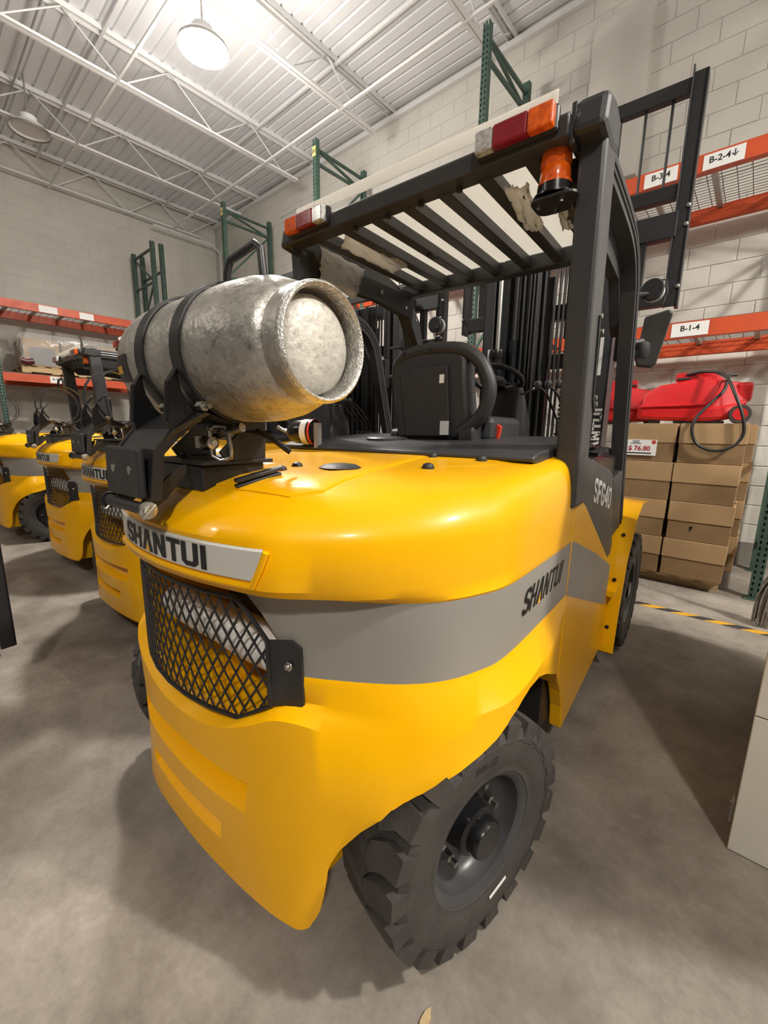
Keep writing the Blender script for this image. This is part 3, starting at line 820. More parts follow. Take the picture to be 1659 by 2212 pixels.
# wheels ------------------------------------------------------------------------
def tyre_mesh(R, W, nl, rim):
    mb = MB(); w = W/2; rc = R-.028
    prof = [(rim, -w*.80), (rim+.012, -w*.95), (R*.74, -w), (R*.84, -w*1.02), (rc-.012, -w*.97), (rc, -w*.9), (rc, w*.9), (rc-.012, w*.97), (R*.84, w*1.02), (R*.845, w*1.0), (R*.74, w), (rim+.035, w*.985), (rim+.03, w*.955), (rim+.012, w*.95), (rim, w*.80)]
    mb.lathe(prof, (0, 0, 0), 'x', 64, cap=False)
    p = 2*PI*R/nl
    for sgn in (1, -1):
        for k in range(nl):
            a0 = (k+(.5 if sgn < 0 else 0))*p
            poly = [(0, 1.0), (.62*p, 1.0), (.66*p, .55), (.98*p, .16), (.72*p, -.04), (.30*p, .02), (-.02*p, .50)]
            top = []; bot = []
            for (s, ww) in poly:
                th = (a0+s)/R
                rt_ = R if ww < .9 else R-.006
                top.append((sgn*w*ww, rt_*math.cos(th), rt_*math.sin(th)))
                rb_ = R-.032 if ww < .9 else R-.058
                xw = sgn*w*ww if ww < .9 else sgn*w*1.015
                bot.append((xw, rb_*math.cos(th), rb_*math.sin(th)))
            n = len(poly)
            mb.add(bot+top, [tuple(range(n))[::-1], tuple(range(n, 2*n))]+[(i, (i+1) % n, n+(i+1) % n, n+i) for i in range(n)])
    return mb.mesh('tyre', RB, 35)
RT, RW = .318, .20
tm = tyre_mesh(RT, RW, 21, .168)
def rim_mesh(r, w):
    return MB().lathe([(r, .0), (r+.012, w*.62), (r+.016, w*.86), (r+.012, w*.93), (r+.002, w*.92), (r-.012, w*.80), (r-.016, w*.45), (r-.03, w*.25), (r-.055, w*.12), (r*.42, w*.05), (r*.42, -w*.3), (r, -w*.5)], (0, 0, 0), 'x', 48, cap=False).mesh('rim', RM, 40)
rmm = rim_mesh(.168, RW/2)
hub_me = MB().lathe([(.07, -.02), (.072, .02), (.066, .045), (.066, .070), (.056, .078), (.052, .078), (.052, .098), (.047, .108), (.001, .110)], (0, 0, 0), 'x', 32).mesh('hub', BG, 40)
nut_me = MB().lathe([(.014, 0), (.014, .03), (.009, .034), (.009, .05)], (0, 0, 0), 'x', 6).mesh('wheel_nut', CHR, 30)
ST_ = math.radians(-15.2)
for (u, y, r, lab) in ((.606, .905, ST_, 'rear'), (-.63, .90, ST_+PI, 'rear')):
    t_ = link('rear_tyre', tm, FK, loc=(u, y, RT), rotz=r)
    link('rim', rmm, t_); link('hub', hub_me, t_)
    for k in range(6): link('wheel_nut', nut_me, t_, loc=(0, .105*math.cos(k*PI/3), .105*math.sin(k*PI/3)))
    if u > 0:
        tg = MB().box(.1008, .1013, -.035, .035, -.216, -.203).build('tyre_tag', WHT, t_, 0)
        tg.rotation_euler = (math.radians(18), 0, 0)
        put_text('SW-22', .03, BLK, t_, (.1032, -.02, .232), (0, 1, 0), (0, 0, 1), 'sidewall_mark')
tf = tyre_mesh(.37, .235, 22, .20); rf = rim_mesh(.20, .115)
for sx in (1, -1):
    t_ = link('front_tyre', tf, FK, loc=(sx*.612+(0 if sx > 0 else 2*UC), 2.985, .37), rotz=0 if sx > 0 else PI)
    link('rim', rf, t_); link('hub', hub_me, t_)
MB().tube([(-.60, .91, .315), (.58, .91, .315)], .05, 12).build('rear_axle', BK, FK)
MB().tube([(-.58, 2.985, .37), (.58, 2.985, .37)], .08, 12).build('front_axle', BK, FK)
# overhead guard -----------------------------------------------------------------
for sx in (1, -1):
    xo, xi = (.688, .612) if sx > 0 else (-.66, -.585)
    pr = [(1.485, 1.10), (1.62, 1.10), (1.62, 1.26), (1.545, 2.22), (1.50, 2.262), (1.40, 2.262), (1.425, 2.18)]
    MB().prismx(pr, min(xo, xi), max(xo, xi)).build('guard_rear_post', DG, FK, 0, .012)
    # corner cap joining post and rear beam
    MB().prismx([(1.365, 2.165), (1.48, 2.15), (1.56, 2.17), (1.55, 2.255), (1.47, 2.275), (1.385, 2.255)], min(xo, xi)-.006, max(xo, xi)+.006).build('guard_corner', PL, FK, 0, .018)
    MB().box(min(sx*.596, sx*.612), max(sx*.596, sx*.612), 1.385, 1.50, 2.15, 2.255).build('guard_gusset', PL, FK, 0, .004)
    # side rail and front leg in one bent channel
    cl = [(1.45, 2.245), (1.7, 2.250), (2.10, 2.225), (2.28, 2.165), (2.385, 2.06), (2.43, 1.95), (2.56, 1.49), (2.68, 1.10), (2.78, .83)]
    th = .085
    P = crom([(a, b, 0) for a, b in cl], 4); o_, i_ = [], []
    for k, p in enumerate(P):
        t = (P[min(k+1, len(P)-1)]-P[max(k-1, 0)]).normalized(); n = Vector((-t.y, t.x, 0))
        o_.append((p.x, p.y)); i_.append((p.x-n.x*th, p.y-n.y*th))
    m = MB()
    for k in range(len(P)-1):
        for (x0, x1, q0, q1) in ((.595, .655, 0, 1),):
            pass
    m.loft([[(sx*.655, o_[k][0], o_[k][1]), (sx*.595, o_[k][0], o_[k][1]), (sx*.595, i_[k][0], i_[k][1]), (sx*.655, i_[k][0], i_[k][1])] for k in range(len(P))], True, True)
    rl = m.build('guard_side_rail', DG, FK, 30, .006)
    m = MB()
    for q in (.35, .65):
        pts = [(sx*.657, o_[k][0]+(i_[k][0]-o_[k][0])*q, o_[k][1]+(i_[k][1]-o_[k][1])*q) for k in range(len(P))]
        m.tube(pts, .006, 6)
    m.build('rail_rib', DG, rl)
    # deep bracket plate under the rail
    MB().prismx([(1.47, 2.16), (2.25, 2.16), (2.38, 2.02), (2.44, 1.82), (2.38, 1.86), (2.26, 2.03), (1.95, 2.06), (1.6, 2.05)], min(sx*.55, sx*.596), max(sx*.55, sx*.596)).build('guard_plate', DG, FK, 0, .004)
    bo = []
    for (y, z, r) in ((1.55, 2.135, .014), (1.98, 2.11, .014), (2.22, 2.08, .012), (2.33, 2.03, .010)): bo.append(([(r, 0), (r, -sx*.004), (.002, -sx*.006)], (sx*.549, y, z))); bax = 'x'
    bolts('plate_bolt', CHR, FK, bo, bax)
    # clips and strip on the rear post
    xs = .690 if sx > 0 else -.662; st = MB().beam((xs, 1.545, 1.72), (xs, 1.575, 1.46), .012, .006, (sx, 0, 0)); st.beam((xs, 1.575, 1.46), (xs, 1.605, 1.425), .010, .006, (sx, 0, 0)); st.build('cable_strip', BLK, FK, 0)
    bo = []
    for (y, z) in ((1.555, 1.72), (1.60, 1.47), (1.61, 1.45), (1.59, 1.68)): bo.append(([(.009, 0), (.009, sx*.008), (.003, sx*.010)], (xo, y, z))); bax = 'x'
    bolts('post_bolt', CHR, FK, bo, bax)
MB().prismx([(1.365, 2.165), (1.355, 2.215), (1.37, 2.225), (1.44, 2.225), (1.44, 2.165)], -.60, .60).build('guard_rear_beam', DG, FK, 0, .006)
for k in range(-3, 4):
    u = .015+k*.155
    MB().box(u-.024, u+.024, 1.42, 2.30, 2.160, 2.205).build('guard_bar', DG, FK, 0, .004)
MB().prismx([(2.235, 2.145), (2.235, 2.215), (2.29, 2.215), (2.30, 2.145)], -.60, .60).build('guard_front_beam', DG, FK, 0, .006)
bo = []
for u in (-.38, -.10, .22, .50): bo.append(([(.015, 0), (.015, .012), (.004, .016)], (u, 1.40, 2.222))); bax = 'z'
for u in (-.07, .08, .235, -.235): bo.append(([(.012, 0), (.012, -.012), (.003, -.014)], (u, 1.415, 2.164))); bax = 'z'
bolts('beam_bolt', PL, FK, bo, bax)
for u in (-.125, .335, ): MB().box(u-.016, u+.016, 1.80, 1.85, 2.148, 2.162).build('bar_clip', PL, FK, 0, .003)
sheet = MB().box(-.585, .585, 1.40, 2.27, 2.228, 2.231)
sheet.prismx([(1.372, 2.252), (1.376, 2.252), (1.376, 2.295), (1.372, 2.295)], -.55, .56)
sheet.build('roof_sheet', ROOF, FK, 0)
# tail lights, beacon
for sx in (1, -1):
    x0, x1 = .335, .568
    hs = MB().box(min(sx*x0, sx*x1)-.006, max(sx*x0, sx*x1)+.006, 1.345, 1.372, 2.178, 2.246).build('tail_light', BK, FK, 0, .008)
    for (a, b, m) in ((.335, .392, CLR), (.392, .497, REDL), (.497, .568, AMB)):
        MB().box(min(sx*a, sx*b), max(sx*a, sx*b), 1.316, 1.346, 2.182, 2.242).build('lens', m, hs, 0, .006, label={'clear_lens': 'clear lens', 'red_lens': 'dark red lens', 'amber_lens': 'orange lens'}[m.name])
BX, BY = .548, 1.44
bc = MB().lathe([(.058, 2.054), (.060, 2.048), (.060, 2.054), (.050, 2.057), (.050, 2.080)], (BX, BY, 0), 'z', 28); bc.build('beacon_base', BG, FK)
bm_ = MB().lathe([(.049, 2.074), (.049, 2.088), (.044, 2.092), (.044, 2.096), (.0445, 2.130), (.043, 2.132), (.0445, 2.134), (.044, 2.165), (.038, 2.175), (.001, 2.178)], (BX, BY, 0), 'z', 32); bm_.build('beacon_lens', AMB, FK, label='orange beacon lens')
MB().prismz(rrect(BX-.06, .625, BY-.05, BY+.06, .03), 2.034, 2.043).build('beacon_bracket', BK, FK, 0, .002)
bo = []
for (du, dy_) in ((-.035, -.02), (.0, .03), (.035, -.03), (.05, .03)): bo.append(([(.006, 0), (.006, -.014)], (BX+du, BY+dy_, 2.036))); bax = 'z'
bolts('bracket_bolt', CHR, FK, bo, bax)
# seat ---------------------------------------------------------------------------
def pt(y): return lambda p: (p[0], y, p[1])
shell = [(-.19, 1.32), (-.215, 1.50), (-.225, 1.63), (-.19, 1.69), (-.09, 1.722), (.03, 1.722), (.13, 1.705), (.165, 1.66), (.172, 1.56), (.185, 1.46), (.19, 1.40), (.15, 1.345), (.06, 1.315), (-.08, 1.30)]
MB().prismy(shell, 1.66, 1.76).build('seat_back', PL, FK, 30, .022)
MB().tube(crom([(-.20, 1.69, 1.56), (-.205, 1.685, 1.64), (-.165, 1.68, 1.685), (-.08, 1.68, 1.705), (.03, 1.68, 1.705), (.14, 1.68, 1.69), (.215, 1.685, 1.64), (.258, 1.69, 1.56), (.262, 1.69, 1.49), (.235, 1.69, 1.42), (.17, 1.69, 1.365), (.08, 1.69, 1.335)], 4), [.03]*45, 12).build('seat_grip', PL, FK)
MB().prismy([(-.165, 1.625), (.075, 1.632), (.085, 1.622), (.11, 1.33), (-.125, 1.325), (-.172, 1.615)], 1.645, 1.665).build('seat_pocket', PL, FK, 0, .007)
MB().box(.05, .072, 1.641, 1.645, 1.556, 1.592).build('white_label', PAP, FK, 0)
lb = MB().box(.062, .105, 1.641, 1.645, 1.335, 1.395).build('grey_label', mat('label_grey', (.55, .58, .60), .5), FK, 0)
bo = []
for u in (-.15, -.01): bo.append(([(.009, 0), (.009, -.006), (.002, -.006)], (u, 1.652, 1.695 if u < -.1 else 1.703))); bax = 'y'
bolts('seat_bolt', BLK, FK, bo, bax)
MB().box(-.20, .26, 1.74, 2.10, 1.30, 1.42).build('seat_cushion', PL, FK, 0, .03)
MB().prismx(rrect(1.66, 1.80, 1.27, 1.40, .05), .14, .215).build('seat_hinge', PL, FK, 30, .01)
MB().prismx(rrect(1.70, 1.80, 1.28, 1.36, .03), -.26, -.21).build('seat_hinge', PL, FK, 30, .008)
bk = MB().prismy([(.225, 1.30), (.268, 1.302), (.280, 1.375), (.262, 1.385), (.232, 1.38)], 1.80, 1.815).build('belt_buckle', REDT, FK, 0, .004, label='red belt buckle')
# driver controls
sw = MB(); cx, cy, cz = .0, 2.36, 1.645
tl = Matrix.Rotation(math.radians(-25), 3, 'X')
pts = [Vector((cx, cy, cz))+tl @ Vector((.142*math.cos(a), .142*math.sin(a), 0)) for a in [k*2*PI/36 for k in range(36)]]
sw.tube(pts, .015, 10, True).build('steering_wheel', PL, FK)
sp = MB()
for k in range(3):
    a = k*2*PI/3+.5; sp.beam(Vector((cx, cy, cz-.012)), Vector((cx, cy, cz))+tl @ Vector((.138*math.cos(a), .138*math.sin(a), 0)), .022, .012)
sp.lathe([(.05, -.03), (.055, 0), (.03, .025), (.001, .03)], (cx, cy, cz-.01), 'z', 20); sp.build('wheel_hub', PL, FK)
MB().prismx([(2.30, 1.25), (2.62, 1.25), (2.60, 1.42), (2.44, 1.62), (2.38, 1.60), (2.36, 1.40)], -.04, .13).build('steering_column', PL, FK, 0, .02)
MB().tube([(.12, 2.42, 1.56), (.19, 2.40, 1.58), (.235, 2.39, 1.60)], [.006, .007, .012], 8).build('direction_lever', CHR, FK)
for k, u in enumerate((.258, .312, .364, .414)):
    lv = MB().tube([(u, 2.30, 1.595), (u+.03, 2.37, 1.55), (u+.055, 2.50, 1.42), (u+.05, 2.53, 1.28)], .006, 8); lv.build('control_lever', BK, FK)
    MB().lathe([(.001, -.024), (.014, -.02), (.020, 0), (.016, .016), (.001, .022)], (u, 2.295, 1.598), 'z', 16).build('lever_knob', PL, FK)
    MB().tube([(u+.05, 2.53, 1.28+i*.010) for i in range(8)], [.020 if i % 2 else .014 for i in range(8)], 12).build('lever_boot', PL, FK)
MB().box(.20, .50, 2.45, 2.60, 1.24, 1.29).build('lever_console', PL, FK, 0, .02)
# fire bottle style filter by the cover on the left
fb = MB().lathe([(.001, .09), (.02, .088), (.04, .07), (.052, .04), (.055, .0), (.055, -.05), (.03, -.06), (.001, -.06)], (0, 0, 0), 'x', 24)
fbo = fb.build('filter_canister', BG, FK, loc=(-.44, 1.30, 1.338), rotz=PI+.25)
MB().lathe([(.0555, -.005), (.0562, -.005), (.0562, -.035), (.0555, -.035)], (0, 0, 0), 'x', 24, cap=False).build('canister_label', PAP, fbo)
MB().lathe([(.0555, -.045), (.0562, -.045), (.0562, -.055), (.0555, -.055)], (0, 0, 0), 'x', 24, cap=False).build('canister_band', REDT, fbo)
MB().box(-.075, -.06, -.02, .02, -.07, .04).build('canister_bracket', CHN, fbo, 0)
MB().tube([(.09, 0, 0), (.12, 0, .005), (.15, .0, .02)], [.012, .008, .010], 8).build('canister_cap', CHR, fbo)
# mast -----------------------------------------------------------------------------
for sx in (1, -1):
    a = MB(); x0, x1 = .36, .44
    a.box(min(sx*x0, sx*x1), max(sx*x0, sx*x1), 3.06, 3.075, .08, 2.62); a.box(min(sx*x0, sx*x1), max(sx*x0, sx*x1), 3.20, 3.215, .08, 2.62); a.box(min(sx*.425, sx*.44), max(sx*.425, sx*.44), 3.06, 3.215, .08, 2.62)
    a.build('mast_outer_rail', DG, FK, 0, .003)
    a = MB(); a.box(min(sx*.265, sx*.345), max(sx*.265, sx*.345), 3.09, 3.105, .10, 2.62); a.box(min(sx*.265, sx*.345), max(sx*.265, sx*.345), 3.22, 3.235, .10, 2.62); a.box(min(sx*.33, sx*.345), max(sx*.33, sx*.345), 3.09, 3.235, .10, 2.62)
    a.build('mast_inner_rail', BK, FK, 0, .003)
    MB().tube([(sx*.215, 3.10, .2), (sx*.215, 3.10, 2.0)], .034, 14).build('lift_cylinder', BG, FK)
    MB().tube([(sx*.215, 3.10, 2.0), (sx*.215, 3.10, 2.6)], .02, 12).build('lift_rod', BK, FK)
    # tilt cylinder and mast side lettering
    MB().tube([(sx*.50, 2.5, .55), (sx*.46, 3.06, .75)], .04, 12).build('tilt_cylinder', BK, FK)
    ch = MB()
    z = .3
    while z < 2.58: ch.box(sx*.14-.009, sx*.14+.009, 3.13, 3.145, z, z+.022); z += .030
    ch.build('lift_chain', BK, FK, 0)
    ho = MB()
    for k in range(3): ho.tube([(sx*(.06+.028*k), 3.08+.01*k, .4), (sx*(.06+.028*k), 3.08, 1.2), (sx*(.06+.028*k), 3.08+.01*k, 2.6)], .009, 8)
    ho.build('hydraulic_hoses', HOSE, FK)
    def fm2(s, t, sx=sx):
        return ((.428-t*.050 if sx > 0 else -.368-t*.050), 3.0585, 1.12+s*.085)
    g, _, wm = strokes('SHANTUI', fm2, .2)
    g.build('mast_lettering', WHT, FK, 0, label='white maker lettering running up the mast')
    MB().box(min(sx*.372, sx*.392), max(sx*.372, sx*.392), 3.057, 3.059, 1.72, 1.95).build('mast_sticker', PAP, FK, 0)
for (z0, z1) in ((.25, .40), (1.05, 1.13), (1.80, 1.90), (2.50, 2.62)):
    MB().box(-.44, .44, 3.215, 3.235, z0, z1).build('mast_crossbar', BK, FK, 0)
MB().tube([(-.30+.0, 3.02, .5), (-.30, 3.02, 1.92)], .05, 18).build('free_lift_cylinder', BG, FK)
MB().tube([(-.30, 3.02, 1.9), (-.30, 3.02, 2.6)], .016, 12).build('free_lift_rod', CHR, FK)
MB().lathe([(.055, 0), (.06, .03), (.055, .06)], (-.30, 3.02, 1.87), 'z', 18).build('cylinder_collar', BG, FK)
# dense hose and sheave cluster in the middle left
MB().box(-.25, .02, 3.16, 3.18, .35, 2.4).build('hose_guard', BK, FK, 0)
hc = MB()
for k in range(7): hc.tube([(-.24+.036*k, 3.12+.015*(k % 2), .35), (-.24+.036*k, 3.13, 1.3), (-.24+.036*k, 3.12, 2.6)], .016, 8)
hc.build('hose_bundle', HOSE, FK)
MB().box(-.36, -.02, 3.14, 3.20, 1.95, 2.60).build('sheave_housing', BK, FK, 0, .01)
MB().box(.12, .34, 3.12, 3.18, 1.98, 2.60).build('sheave_plate', BK, FK, 0, .01)
# carriage and load backrest (raised)
for sx in (1, -1):
    x0, x1 = sx*.66, sx*.735
    a = MB(); a.box(min(sx*.715, sx*.735), max(sx*.715, sx*.735), 3.27, 3.36, 2.13, 3.37); a.box(min(sx*.668, sx*.735), max(sx*.668, sx*.735), 3.27, 3.282, 2.13, 3.37); a.box(min(sx*.660, sx*.668), max(sx*.660, sx*.668), 3.25, 3.30, 2.13, 3.40)
    a.build('backrest_post', BK, FK, 0, .003)
    bo = []
    for z in (2.24, 2.58, 2.68): bo.append(([(.012, 0), (.012, -.012), (.004, -.014)], (sx*.725, 3.27, z))); bax = 'y'
    bolts('backrest_bolt', CHR, FK, bo, bax)
MB().box(-.70, .70, 3.30, 3.35, 3.29, 3.37).build('backrest_top_bar', BK, FK, 0, .003)
MB().box(-.70, .70, 3.30, 3.35, 2.75, 2.83).build('backrest_mid_bar', BK, FK, 0, .003)
for k in range(-4, 5):
    u = k*.138+.02
    MB().tube([(u, 3.33, 2.80), (u, 3.33, 3.31)], .008, 8).build('backrest_rod', BK, FK)
MB().box(-.68, .68, 3.25, 3.32, 2.52, 2.66).build('carriage_bar', BK, FK, 0, .004)
MB().box(-.66, .66, 3.25, 3.32, 2.14, 2.24).build('carriage_bar', BK, FK, 0, .004)
for u in (-.56, .50): MB().box(u-.03, u+.03, 3.26, 3.31, 2.14, 2.66).build('carriage_upright', BK, FK, 0)
# forks: raised with the carriage
for u in (-.28, .28): MB().prismx([(3.33, 2.62), (3.37, 2.62), (3.37, 2.15), (4.2, 2.12), (4.2, 2.105), (3.33, 2.10)], u-.06, u+.06).build('fork', BK, FK, 0, .004)
# mirror and work lights
def mirror(sx):
    poly = [(-.045, .11), (.055, .135), (.075, .115), (.03, -.12), (.01, -.14), (-.055, -.13), (-.065, -.10)]
    m0 = MB().prismy([(sx*a, b) for a, b in poly], -.004, .020).build('mirror_housing', PL, FK, 0, .008, loc=(sx*.712, 2.60, 1.825), rotz=sx*.12)
    MB().prismy([(sx*a*.9, b*.93) for a, b in poly], -.0065, -.0045).build('mirror_face', MIR, m0, 0)
    MB().lathe([(.03, -.07), (.04, -.04), (.035, 0), (.02, .01)], (sx*-.04, .0, -.02), 'z', 14).build('mirror_joint', PL, m0)
    MB().tube([(sx*-.04, .0, -.01), (sx*-.09, -.03, -.02)], .018, 8).build('mirror_arm', PL, m0)
    h = MB().lathe([(.03, .05), (.05, .03), (.055, .0), (.05, -.01)], (0, 0, 0), 'y', 20).build('work_light', BK, FK, loc=(sx*.665, 2.74, 2.10))
    MB().lathe([(.048, .05), (.052, .06), (.045, .068), (.001, .07)], (0, 0, 0), 'y', 20).build('light_lens', CLR, h)
    MB().tube([(sx*-.01, .075, .065), (sx*.05, .08, .06), (sx*.062, .08, .0), (sx*.05, .08, -.06), (sx*-.01, .07, -.065)], .004, 6).build('light_guard', BK, h)
    MB().tube([(sx*-.02, .0, -.02), (sx*-.08, -.12, -.04)], .012, 8).build('light_arm', BK, h)
    tb_ = MB().box(min(sx*.56, sx*.64), max(sx*.56, sx*.64), 2.50, 2.56, 1.72, 1.95).build('lamp_bracket', BK, FK, 0, .004)
mirror(1); mirror(-1)
# gas cylinder bracket -----------------------------------------------------------------
TY, TZ, TR = .639, 1.523, .158
for u, in ((-.105,), (.075,)):
    sr = MB(); w_ = .02
    rr = [[], [], [], []]
    N = 48; R0, R1 = TR+.002, TR+.007
    sec = []
    for k in range(N):
        a = 2*PI*k/N
        sec.append([(u-w_, TY+R0*math.cos(a), TZ+R0*math.sin(a)), (u+w_, TY+R0*math.cos(a), TZ+R0*math.sin(a)), (u+w_, TY+R1*math.cos(a), TZ+R1*math.sin(a)), (u-w_, TY+R1*math.cos(a), TZ+R1*math.sin(a))])
    sr.loft(sec+[sec[0]], True, False)
    sr.build('tank_strap', BK, FK, 30)
    cl = [(.520, 1.536), (.460, 1.450), (.450, 1.362), (.460, 1.332), (.505, 1.352), (.535, 1.368), (.508, 1.395), (.488, 1.43), (.482, 1.465), (.492, 1.492), (.518, 1.508)]
    MB().prismx(cl, u-.014, u-.004).build('clamp_plate', BG, FK, 0, .003)
    MB().prismx([(.520, 1.536), (.460, 1.450), (.450, 1.362), (.458, 1.362), (.467, 1.448), (.525, 1.530)], u-.026, u-.014).build('clamp_rib', BG, FK, 0, .002)
    MB().lathe([(.012, -.012), (.012, .012)], (u+.012, .525, 1.398), 'x', 6).build('clamp_nut', CHR, FK)
    MB().tube([(u-.01, .525, 1.398), (u+.045, .525, 1.398)], .006, 8).build('clamp_stud', CHR, FK)
# latch handle loop on top of the strap
MB().tube([(.055, .625, 1.675), (.06, .625, 1.715), (.075, .625, 1.738), (.175, .625, 1.752), (.193, .625, 1.738), (.200, .625, 1.68)], .009, 10).build('strap_handle', BK, FK)
MB().box(-.12, .09, .60, .68, TZ-TR-.02, TZ-TR-.003).build('saddle_plate', BK, FK, 0)
arm = MB()
def slab(poly_c, w0, w1, th):
    # plate following (y,z) line, width from u0..u1 lists
    vs = []
    return vs
arm.loft([[(a, y, z), (b, y, z), (b, y+.012, z-.004), (a, y+.012, z-.004)] for (a, b, y, z) in ((-.125, .055, .408, 1.20), (-.125, .055, .425, 1.30), (-.135, .075, .462, 1.345), (-.14, .10, .525, 1.385), (-.14, .10, .62, 1.352))])
arm.build('swing_arm', BK, FK, 0, .003)
for u in (-.136, .058):
    MB().prismx([(.402, 1.185), (.418, 1.30), (.458, 1.348), (.525, 1.388), (.54, 1.372), (.478, 1.325), (.442, 1.29), (.428, 1.185)], u, u+.007).build('arm_cheek', BK, FK, 0, .002)
MB().prismy([(-.128, 1.305), (.052, 1.303), (.050, 1.19), (-.14, 1.19)], .388, .405).build('bumper_pad', PL, FK, 0, .006)
for u in (-.085, .005):
    MB().lathe([(.010, .0), (.010, -.002), (.001, -.0022)], (u, .3885, 1.253), 'y', 14).build('pad_bolt', CHR, FK)
MB().tube([(-.15, .395, 1.168), (.062, .395, 1.168)], .014, 14).build('hinge_pin', BK, FK)
MB().lathe([(.006, 0), (.019, 0), (.021, .004), (.019, .008), (.012, .009), (.011, .012), (.001, .012)], (.062, .395, 1.168), 'x', 20).build('pin_washer', CHR, FK)
MB().lathe([(.019, 0), (.021, -.004), (.018, -.010), (.001, -.012)], (-.15, .395, 1.168), 'x', 20).build('pin_head', BK, FK)
MB().tube([(.078, .378, 1.150), (.082, .390, 1.165), (.085, .405, 1.182)], .0022, 6).build('split_pin', CHR, FK)
MB().tube([(-.135, .39, 1.158), (-.137, .38, 1.148)], .003, 6).build('split_pin', CHR, FK)
# hinge lugs from the body and base box
for u in (-.11, .022):
    MB().prismx([(.385, 1.158), (.405, 1.150), (.455, 1.185), (.505, 1.240), (.506, 1.262), (.47, 1.245), (.40, 1.185)], u, u+.012).build('hinge_lug', BK, FK, 0, .002)
bb = MB(); bb.prismx([(.535, 1.190), (.535, 1.256), (.72, 1.262), (.72, 1.235), (.62, 1.210)], -.19, .045); bb.build('bracket_base', BK, FK, 0, .006)
MB().box(-.20, .060, .530, .74, 1.258, 1.268).build('base_plate', BK, FK, 0, .002)
def LT(x, y, z): return (x-.078, y+.042, z)
MB().tube([LT(*p) for p in ((.112, .525, 1.345), (.112, .54, 1.355), (.135, .56, 1.352), (.142, .565, 1.30), (.142, .565, 1.275), (.125, .545, 1.268), (.112, .53, 1.280))], .0065, 10).build('latch_handle', CHR, FK)
lt_ = MB().lathe([(.001, -.03), (.018, -.03), (.020, -.01), (.016, .0), (.016, .012), (.008, .014), (.008, .02)], LT(.11, .53, 1.312), 'x', 14); lt_.box(-.02, .012, .559, .587, 1.298, 1.328); lt_.tube([LT(.112, .53, 1.282), LT(.112, .525, 1.343)], .0075, 8); lt_.build('latch_bolt', CHR, FK, 40)
MB().prismx([(.580, 1.290), (.668, 1.366), (.72, 1.376), (.715, 1.268), (.595, 1.268)], .05, .06).build('saddle_cheek', BK, FK, 0, .002)
MB().prismx([(.580, 1.290), (.668, 1.366), (.72, 1.376), (.715, 1.268), (.595, 1.268)], -.20, -.19).build('saddle_cheek', BK, FK, 0, .002)
MB().tube([(.03, .60, 1.335), (.10, .62, 1.352)], .012, 10).build('pivot_tube', CHR, FK)
bo = []
for (u, y) in ((-.08, .56), (.03, .72), (-.02, .70), (.045, .62)): bo.append(([(.012, 0), (.012, .01), (.006, .012), (.006, .02)], (u, y, 1.27))); bax = 'z'
bolts('base_bolt', BK, FK, bo, bax)
# gas hose in the back of the bracket
MB().tube(crom([(-.05, .60, 1.32), (.05, .66, 1.345), (.12, .68, 1.33), (.16, .72, 1.29)], 5), .008, 8).build('gas_hose', HOSE, FK)

# three more of the same truck beyond
dup(FK, (FLX-1.95, FLY+.36, 0), DY, 'second yellow forklift truck from the right, empty cylinder straps, half hidden by the nearest', GRP)
dup(FK, (FLX-3.72, FLY+.42, 0), DY-.01, 'third yellow forklift truck from the right, whole side slots showing', GRP)
dup(FK, (FLX-5.74, FLY+.24, 0), DY-.06, 'farthest yellow forklift truck at the left edge of the photo', GRP)

# gas cylinder (strapped on but can be lifted off)
gc = thing('gas_cylinder', 'scratched grey aluminium gas cylinder lying in the straps of the nearest forklift', 'gas cylinder', F2W(0, TY, TZ-TR), DY)
gp = [(.001, -.375), (.05, -.37), (.09, -.353), (.125, -.32), (.147, -.275), (.156, -.22), (.158, -.14), (.157, -.06), (.158, 0), (.158, .15), (.155, .21), (.147, .26), (.131, .305), (.119, .325)]
MB().lathe(gp, (0, 0, TR), 'x', 64).build('tank_shell', AL, gc, 60)
MB().lathe([(.116, .30), (.1185, .325), (.120, .345), (.119, .366)], (0, 0, TR), 'x', 64, cap=False).build('foot_ring', AL, gc, 60)
MB().lathe([(.119, .366), (.1195, .372), (.118, .380), (.113, .3835), (.108, .380), (.1065, .372), (.106, .33), (.105, .30)], (0, 0, TR), 'x', 96, cap=False).build('ring_lip', ALR, gc, 60)
MB().lathe([(.001, .362), (.06, .360), (.085, .355), (.097, .345), (.102, .326), (.106, .30)], (0, 0, TR), 'x', 64, cap=False).build('end_face', ALF, gc, 60)
MB().lathe([(.06, -.358), (.062, -.40), (.064, -.43), (.058, -.43), (.056, -.40), (.055, -.358)], (0, 0, TR), 'x', 32, cap=False).build('valve_collar', AL, gc)
dc = MB(); rows = []
for k in range(9):
    a = math.radians(176+k*3.2); rows.append([(x_, (r_+.0016)*math.cos(a), TR+(r_+.0016)*math.sin(a)) for x_, r_ in ((-.315, .1285), (-.29, .1413), (-.265, .149), (-.23, .1548), (-.19, .1573))])
dc.loft(rows, False, False)
dc.build('hazard_sticker', BLK, gc, recalc=True)
ya = MB(); rows = []
for k in range(4):
    a = math.radians(186+k*2.4); rows.append([(x_, (r_+.0024)*math.cos(a), TR+(r_+.0024)*math.sin(a)) for x_, r_ in ((-.275, .1468), (-.25, .1518), (-.225, .1554))])
ya.loft(rows, False, False).build('sticker_print', YT, gc)

